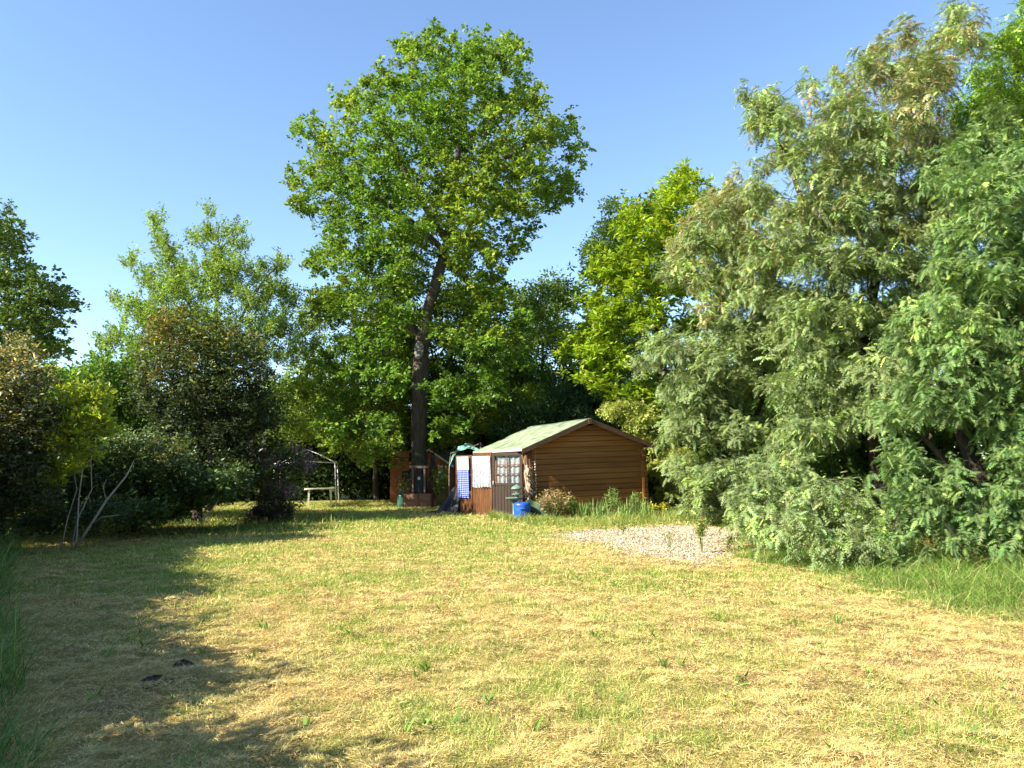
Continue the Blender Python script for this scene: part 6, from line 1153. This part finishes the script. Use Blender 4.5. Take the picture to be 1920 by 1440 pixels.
bands = [(3.0, 4.6, 17000, 4800), (4.6, 6.5, 13000, 4200), (6.5, 9, 7500, 3000), (9, 13, 3400, 1700), (13, 19, 1200, 900), (19, 34, 340, 380)]
sV = []; sC = []; sF = []; so = 0
gV = []; gC = []; gFq = []; gFt = []; go = 0
for (y0, y1, ds, dg) in bands:
    sc_ = max(1.0, (y0 + y1) / 2 / 6.0)
    x, y = scatter(rng, y0, y1, ds, LX, RX)
    g_ = greenness(x, y)
    ok = (rng.random(len(x)) > g_ * 0.75) & (gravel_in(x, y) < 0.05 + .5 * rng.random(len(x)) ** 3)
    x = x[ok]; y = y[ok]; N = len(x)
    z = ground_z(x, y) + rng.uniform(.0, .016, N) + thatch(x, y)
    az = rng.normal(fbm(x, y, 2.5, 95, 2) * 14, .9, N); Lb = rng.uniform(.02, .06, N) * (0.6 + .4 * sc_); wb = rng.uniform(.0022, .0042, N) * sc_
    ti = rng.normal(.12, .28, N)
    p0 = np.stack([x, y, z], 1); dd = np.stack([np.cos(az) * np.cos(ti), np.sin(az) * np.cos(ti), np.sin(ti)], 1)
    sd = np.stack([-np.sin(az), np.cos(az), rng.normal(0, .4, N)], 1)
    V = np.stack([p0 - sd * wb[:, None] / 2, p0 + sd * wb[:, None] / 2, p0 + dd * Lb[:, None]], 1)
    V[..., 2] = np.maximum(V[..., 2], ground_z(V[..., 0], V[..., 1]) - .004)
    t = rng.random((N, 1)); brown = (rng.random((N, 1)) < (0.06 + 0.38 * np.clip(fbm(x, y, 1.7, 61, 3) - .5, 0, 1)[:, None] * 2))
    c = (STRAW * t + STRAW2 * (1 - t)) * rng.lognormal(0, .22, (N, 1))
    c = np.where(brown, np.array([0.33, 0.195, 0.085]) * rng.lognormal(0, .25, (N, 1)), c)
    dk = np.clip((fbm(x, y, 4.5, 97, 2) - .66) * 12, 0, 1)[:, None] * .4 > rng.random((N, 1))
    c = np.where(dk, np.array([0.17, 0.105, 0.055]) * rng.lognormal(0, .3, (N, 1)), c)
    grn = rng.random((N, 1)) < 0.06 + 0.5 * greenness(x, y)[:, None]
    c = np.where(grn, c * 0.35 + GREEN * .65, c)
    sV.append(V.reshape(-1, 3)); sC.append(np.repeat(c, 3, 0)); sF.append(np.arange(N * 3).reshape(-1, 3) + so); so += N * 3
    x, y = scatter(rng, y0, y1, dg, LX, RX)
    g_ = greenness(x, y)
    tuft = fbm(x, y, 3.2, 71, 2)
    ok = (rng.random(len(x)) < np.clip(0.05 + g_ * 1.25 + (tuft > .68) * .15, 0, 1)) & (gravel_in(x, y) < -.02)
    x = x[ok]; y = y[ok]; N = len(x); g_ = g_[ok]; tuft = tuft[ok]
    h = rng.lognormal(-3.45, .38, N) * (1 + .8 * (tuft > .68) + .3 * g_) * (0.85 + .15 * sc_)
    V, Fs, k = blades_np(rng, x, y, ground_z(x, y), h, rng.uniform(.0024, .0046, N) * sc_, rng.uniform(.1, .9, N), rng.uniform(-.1, .6, N), 2)
    t = rng.random((N, 1))
    c = (np.array([0.13, 0.24, 0.03]) * t + np.array([0.30, 0.38, 0.07]) * (1 - t)) * rng.lognormal(0, .25, (N, 1))
    dry = rng.random((N, 1)) < 0.45 * (1 - g_[:, None])
    c = np.where(dry, c * .3 + STRAW2 * .7, c)
    gV.append(V); gC.append(np.repeat(c, k, 0)); gFq.append(Fs[0] + go); gFt.append(Fs[1] + go); go += len(V)
tag(fast('dry_clippings', np.concatenate(sV), np.concatenate(sF), M['straw'], None, np.clip(np.concatenate(sC), .01, .85)), 'dry mown clippings lying over the whole lawn', 'clippings', None, 'stuff')
tag(fast('lawn_grass', np.concatenate(gV), [np.concatenate(gFq), np.concatenate(gFt)], M['grass'], None, np.clip(np.concatenate(gC), .01, .85)), 'short green grass growing through the straw of the lawn', 'grass', None, 'stuff')

def long_grass(name, label, x, y, hlo, hhi, colA, colB, seed, wmul=1.0, grow=None, curl=(.2, 1.1)):
    rng = np.random.default_rng(seed)
    N = len(x)
    d_ = np.hypot(x, y)
    clump = fbm(x, y, 1.5, seed, 3)
    h = rng.uniform(hlo, hhi, N) * (0.35 + 1.2 * clump)
    if grow is not None: h = h * grow
    V, Fs, k = blades_np(rng, x, y, ground_z(x, y) - .01, h, rng.uniform(.004, .008, N) * wmul * np.maximum(1, d_ / 10), rng.uniform(.0, .45, N), rng.uniform(curl[0], curl[1], N), 4)
    t = rng.random((N, 1))
    c = (np.array(colA) * t + np.array(colB) * (1 - t)) * rng.lognormal(0, .25, (N, 1))
    dry = rng.random((N, 1)) < .11
    c = np.where(dry, STRAW2 * .8, c)
    return tag(fast(name, V, Fs, M['grass'], None, np.clip(np.repeat(c, k, 0), .01, .8)), label, 'grass', None, 'stuff')
rng = np.random.default_rng(120)
n_ = 38000
y = rng.uniform(5, 20, n_); u = rng.random(n_) ** 1.5
y = np.where(rng.random(n_) < .6, 5 + (y - 5) * .6, y)
x = border_right(y) + (fbm(y * 0, y, 1.3, 81, 3) - .5) * 1.5 - .15 + u * 3.0 - (rng.random(n_) < .12) * rng.random(n_) * .7
ok = gravel_in(x, y) < -.02
x = x[ok]; y = y[ok]; u = u[ok]
long_grass('long_grass', 'long lush grass along the foot of the wattles', x, y, .16, .46, (.10, .20, .03), (.23, .34, .07), 121, 1.0, 0.3 + 0.9 * np.clip(u * 2.2, 0, 1), (.4, 1.5))
n_ = 15000
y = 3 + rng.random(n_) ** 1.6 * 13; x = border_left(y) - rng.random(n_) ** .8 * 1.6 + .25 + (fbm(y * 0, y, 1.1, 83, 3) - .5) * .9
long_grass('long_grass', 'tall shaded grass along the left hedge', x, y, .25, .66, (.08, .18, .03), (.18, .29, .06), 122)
n_ = 9000
x = rng.uniform(-.7, 5.4, n_); y = np.interp(x, [-.7, .5, 2.5, 5.4], [22.6, 21.9, 22.2, 23.2]) - rng.random(n_) ** 1.2 * np.interp(x, [-.7, .6, 2, 5.4], [.6, 2.2, 3.0, 3.4]) + .35
ok = gravel_in(x, y) < -.1
x = x[ok]; y = y[ok]
long_grass('long_grass', 'rank grass between the gravel patch and the log shed', x, y, .10, .34, (.14, .22, .04), (.28, .35, .08), 123, 0.8)
n_ = 5000
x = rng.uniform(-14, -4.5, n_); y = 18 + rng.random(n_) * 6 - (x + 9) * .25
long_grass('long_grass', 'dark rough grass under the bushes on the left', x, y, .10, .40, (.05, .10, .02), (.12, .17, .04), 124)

# broad-leaved weeds in the lawn
rng = np.random.default_rng(130)
ws = [(1.55, 5.55), (2.9, 5.25), (3.25, 5.4), (-.95, 6.0), (0.1, 4.75), (-0.3, 7.6), (.75, 7.2), (1.6, 7.0), (-1.3, 4.9), (2.2, 4.55), (0.75, 4.45), (-.55, 4.8), (2.0, 9.2), (-2.4, 8.9), (-1.9, 10.5), (3.1, 7.6), (-.2, 5.35), (1.15, 6.1)] + [(rng.uniform(-4, 4), rng.uniform(4.3, 12)) for _ in range(70)]
Vs = []; Fs = []; Cs = []; off = 0
for (wx, wy) in ws:
    n_ = rng.integers(4, 10); a = rng.uniform(0, 6.28, n_); el = rng.uniform(.15, 1.1, n_)
    Lw = rng.uniform(.05, .13, n_)
    p = np.stack([np.full(n_, wx) + rng.normal(0, .015, n_), np.full(n_, wy) + rng.normal(0, .015, n_), ground_z(np.full(n_, wx), np.full(n_, wy)) + .01], 1)
    d = np.stack([np.cos(a) * np.cos(el), np.sin(a) * np.cos(el), np.sin(el)], 1)
    V, F = leaves_np(rng, p, d, np.array([0, 0, 1.]) + rng.normal(0, .2, (n_, 3)), Lw, Lw * .19, .2)
    Vs.append(V); Fs.append(F + off); off += len(V); Cs.append(np.repeat(np.array([.15, .27, .05]) * rng.lognormal(0, .3, (n_, 1)), 4, 0))
tag(fast('lawn_weeds', np.concatenate(Vs), np.concatenate(Fs), M['grass'], None, np.concatenate(Cs)), 'scattered broad-leaved weeds in the lawn', 'weeds', None, 'stuff')

# molehills
M['earth_dark'] = mat('earth_dark', (0.06, 0.045, 0.034), 0.95, 0.4, 20, bump=1.0, bscale=50)
for (mx, my, s, lab) in ((-2.72, 5.98, .12, 'nearer of two small dark molehills in the shaded grass'), (-2.70, 6.42, .085, 'farther and smaller of two dark molehills in the shaded grass')):
    mb = MB(); rg = random.Random(int(s * 1000))
    def hill(u, v):
        a = 2 * math.pi * v; rr_ = u * s * (1 + .18 * math.sin(3 * a) + .1 * math.sin(7 * a + 1))
        return (rr_ * math.cos(a), rr_ * math.sin(a), .045 * (1 - u * u) + (.012 * math.sin(17 * u + 9 * a) * (1 - u)) - .004)
    mb.grid(hill, 10, 28)
    o = mb.build('molehill', M['earth_dark'], None); o.location = (mx, my, float(ground_z(np.array([mx]), np.array([my]))[0]) + .012)
    tag(o, lab, 'molehill')

# gravel
rng = np.random.default_rng(140)
gx_, gy_ = np.meshgrid(np.linspace(.2, 5.6, 110), np.linspace(11.8, 20, 150))
gi = gravel_in(gx_, gy_)
nid = -np.ones(gx_.shape, int); use = gi > -0.06
nid[use] = np.arange(use.sum())
gvv = np.stack([gx_[use], gy_[use], ground_z(gx_[use], gy_[use]) + .005], 1)
q = np.stack([nid[:-1, :-1], nid[:-1, 1:], nid[1:, 1:], nid[1:, :-1]], -1).reshape(-1, 4); q = q[(q >= 0).all(1)]
M['gravel_bed'] = mat('gravel_bed', (0.27, 0.215, 0.135), 0.95, 0.4, 25, bump=0.8, bscale=40)
tag(fast('gravel_bed', gvv, q, M['gravel_bed'], None, None, True), 'pale gravel patch beside the lawn', None, None, 'structure')
n_ = 52000
x = rng.uniform(.2, 5.6, n_); y = rng.uniform(11.8, 20, n_)
ok = gravel_in(x, y) > rng.uniform(-.5, .35, n_); x = x[ok]; y = y[ok]; N = len(x)
oc = np.array([(1, 0, 0), (0, 1, 0), (-1, 0, 0), (0, -1, 0), (0, 0, .8), (0, 0, -.6)], float)
V = oc[None] * (1 + rng.normal(0, .25, (N, 6, 1))) * rng.lognormal(-4.35, .38, (N, 1, 1)) * np.array([1.15, 1, .8])
an = rng.uniform(0, 6.28, N); ca = np.cos(an)[:, None]; sa = np.sin(an)[:, None]
V = np.stack([V[..., 0] * ca - V[..., 1] * sa, V[..., 0] * sa + V[..., 1] * ca, V[..., 2]], -1) + np.stack([x, y, ground_z(x, y) + .012], 1)[:, None]
Fo = np.array([(0, 1, 4), (1, 2, 4), (2, 3, 4), (3, 0, 4), (1, 0, 5), (2, 1, 5), (3, 2, 5), (0, 3, 5)])
F = (np.arange(N)[:, None, None] * 6 + Fo[None]).reshape(-1, 3)
c = np.array([.35, .285, .19]) * rng.lognormal(0, .42, (N, 1)) * rng.lognormal(0, .06, (N, 3))
M['stone'] = leaf_mat('stone', 0.0, 0.2, 0.8)
tag(fast('gravel_stones', V.reshape(-1, 3), F, M['stone'], None, np.clip(np.repeat(c, 6, 0), .03, .8), False), 'pale tan gravel stones in the patch before the shed', 'gravel', None, 'stuff')

# ------------------------------------------------------------------ bed along the shed
M['stem_green'] = mat('stem_green', (0.13, 0.17, 0.06), 0.7, 0.3, 9)
def small_plant(name, label, cat, loc, n, h, r, L, W, base, alt=None, altp=0.0, seed=0, matl='leaf', upr=.6):
    rng = np.random.default_rng(seed)
    root = empty(name, loc, 0, label, cat)
    ns = max(5, n // 30)
    mb = MB(); ends = []
    for i in range(ns):
        a = rng.uniform(0, 6.28); rr_ = r * rng.random() ** .5
        e = (rr_ * math.cos(a), rr_ * math.sin(a), h * rng.uniform(.55, 1))
        mb.tube([(e[0] * .15, e[1] * .15, 0), (e[0] * .6, e[1] * .6, e[2] * .55), e], [.007, .005, .003], 4); ends.append(e)
    mb.build('stems', M['stem_green'], root)
    e = np.array(ends)[rng.integers(0, ns, n)]
    t = rng.uniform(.3, 1, (n, 1)) ** .6
    p = e * np.concatenate([t, t, t], 1) + rng.normal(0, .03, (n, 3))
    p[:, 2] = np.maximum(p[:, 2], .02)
    d = nrm(rng.normal(0, 1, (n, 3)) * np.array([1, 1, .6]) + np.array([0, 0, upr]))
    Ls = rng.uniform(L[0], L[1], n)
    V, F = leaves_np(rng, p, d, np.array([0, 0, .8]) + rng.normal(0, .5, (n, 3)), Ls, Ls * W, .15)
    c = np.array(base) * rng.lognormal(0, .3, (n, 1))
    if alt is not None:
        hit = rng.random(n) < altp * np.clip(t[:, 0] * 1.3, 0, 1); c[hit] = np.array(alt) * rng.lognormal(0, .2, (hit.sum(), 1))
    tag(fast('leaves', V, F, M[matl], root, np.clip(np.repeat(c, 4, 0), .01, .8)), kind='stuff')
    return root
small_plant('pieris_shrub', 'leafy shrub with pink and cream young leaves right of the blue drum', 'shrub', (1.15, 21.9, 0), 1300, .85, .55, (.07, .13), .34, (.16, .20, .06), (.50, .30, .20), .5, 201)
small_plant('weed_plant', 'tall single weed standing at the edge of the gravel', 'weed', (3.3, 13.75, 0), 200, .66, .06, (.05, .09), .4, (.24, .33, .08), (.33, .16, .07), .15, 202, upr=.2)
small_plant('weed_plant', 'reddish weed growing in the middle of the gravel', 'weed', (4.0, 16.6, 0), 80, .32, .10, (.05, .09), .4, (.17, .22, .06), (.4, .2, .1), .2, 203)
small_plant('weed_plant', 'small weed at the back edge of the gravel', 'weed', (2.4, 17.2, 0), 60, .26, .10, (.05, .09), .4, (.16, .23, .06), None, 0, 204)
small_plant('weed_plant', 'wispy weed beside the tall one on the gravel', 'weed', (2.9, 14.6, 0), 60, .36, .14, (.05, .1), .22, (.22, .27, .08), None, 0, 205)
small_plant('yellow_flower', 'clump of yellow flowers at the right end of the shed bed', 'flower', (4.15, 22.2, 0), 320, .42, .3, (.05, .09), .5, (.16, .25, .05), (.75, .52, .02), .45, 206)
for i, (ix, iy, hh, lab) in enumerate(((1.95, 22.0, .58, 'clump of broken iris blades next to the pink-leaved shrub'), (2.45, 21.9, .72, 'tall clump of grey-green iris blades before the middle of the log wall'), (3.25, 22.0, .7, 'upright clump of iris blades before the right half of the log wall'), (3.75, 22.2, .62, 'leafy iris clump nearest the yellow flowers'))):
    rng = np.random.default_rng(300 + i)
    n_ = 70
    V, Fs, k = blades_np(rng, rng.normal(0, .13, n_), rng.normal(0, .10, n_), np.zeros(n_), rng.uniform(.5, 1, n_) * hh, rng.uniform(.02, .036, n_), rng.uniform(0, .3, n_), rng.uniform(0, .35, n_), 4)
    c = np.array([.20, .30, .085]) * rng.lognormal(0, .2, (n_, 1))
    o = fast('iris_clump', V, Fs, M['grass'], None, np.repeat(c, k, 0)); o.location = (ix, iy, 0)
    tag(o, lab, 'iris', 'irises along the log wall')
for i, (ix, iy, hh, lab) in enumerate(((2.85, 22.3, .85, 'feathery fennel-like weed between two iris clumps'), (3.5, 22.5, .75, 'pale green leafy plant close to the right corner of the log wall'), (1.65, 22.4, .6, 'low green plant against the log wall beside the pink-leaved shrub'))):
    small_plant('border_plant', lab, 'plant', (ix, iy, 0), 420, hh, .3, (.06, .12), .25, (.17, .26, .06), None, 0, 320 + i)
small_plant('sapling', 'thin light green sapling growing between the black hoses and the tarpaulin', 'sapling', (-2.75, 29.2, 0), 700, 1.7, .38, (.07, .12), .5, (.20, .26, .05), None, 0, 330)
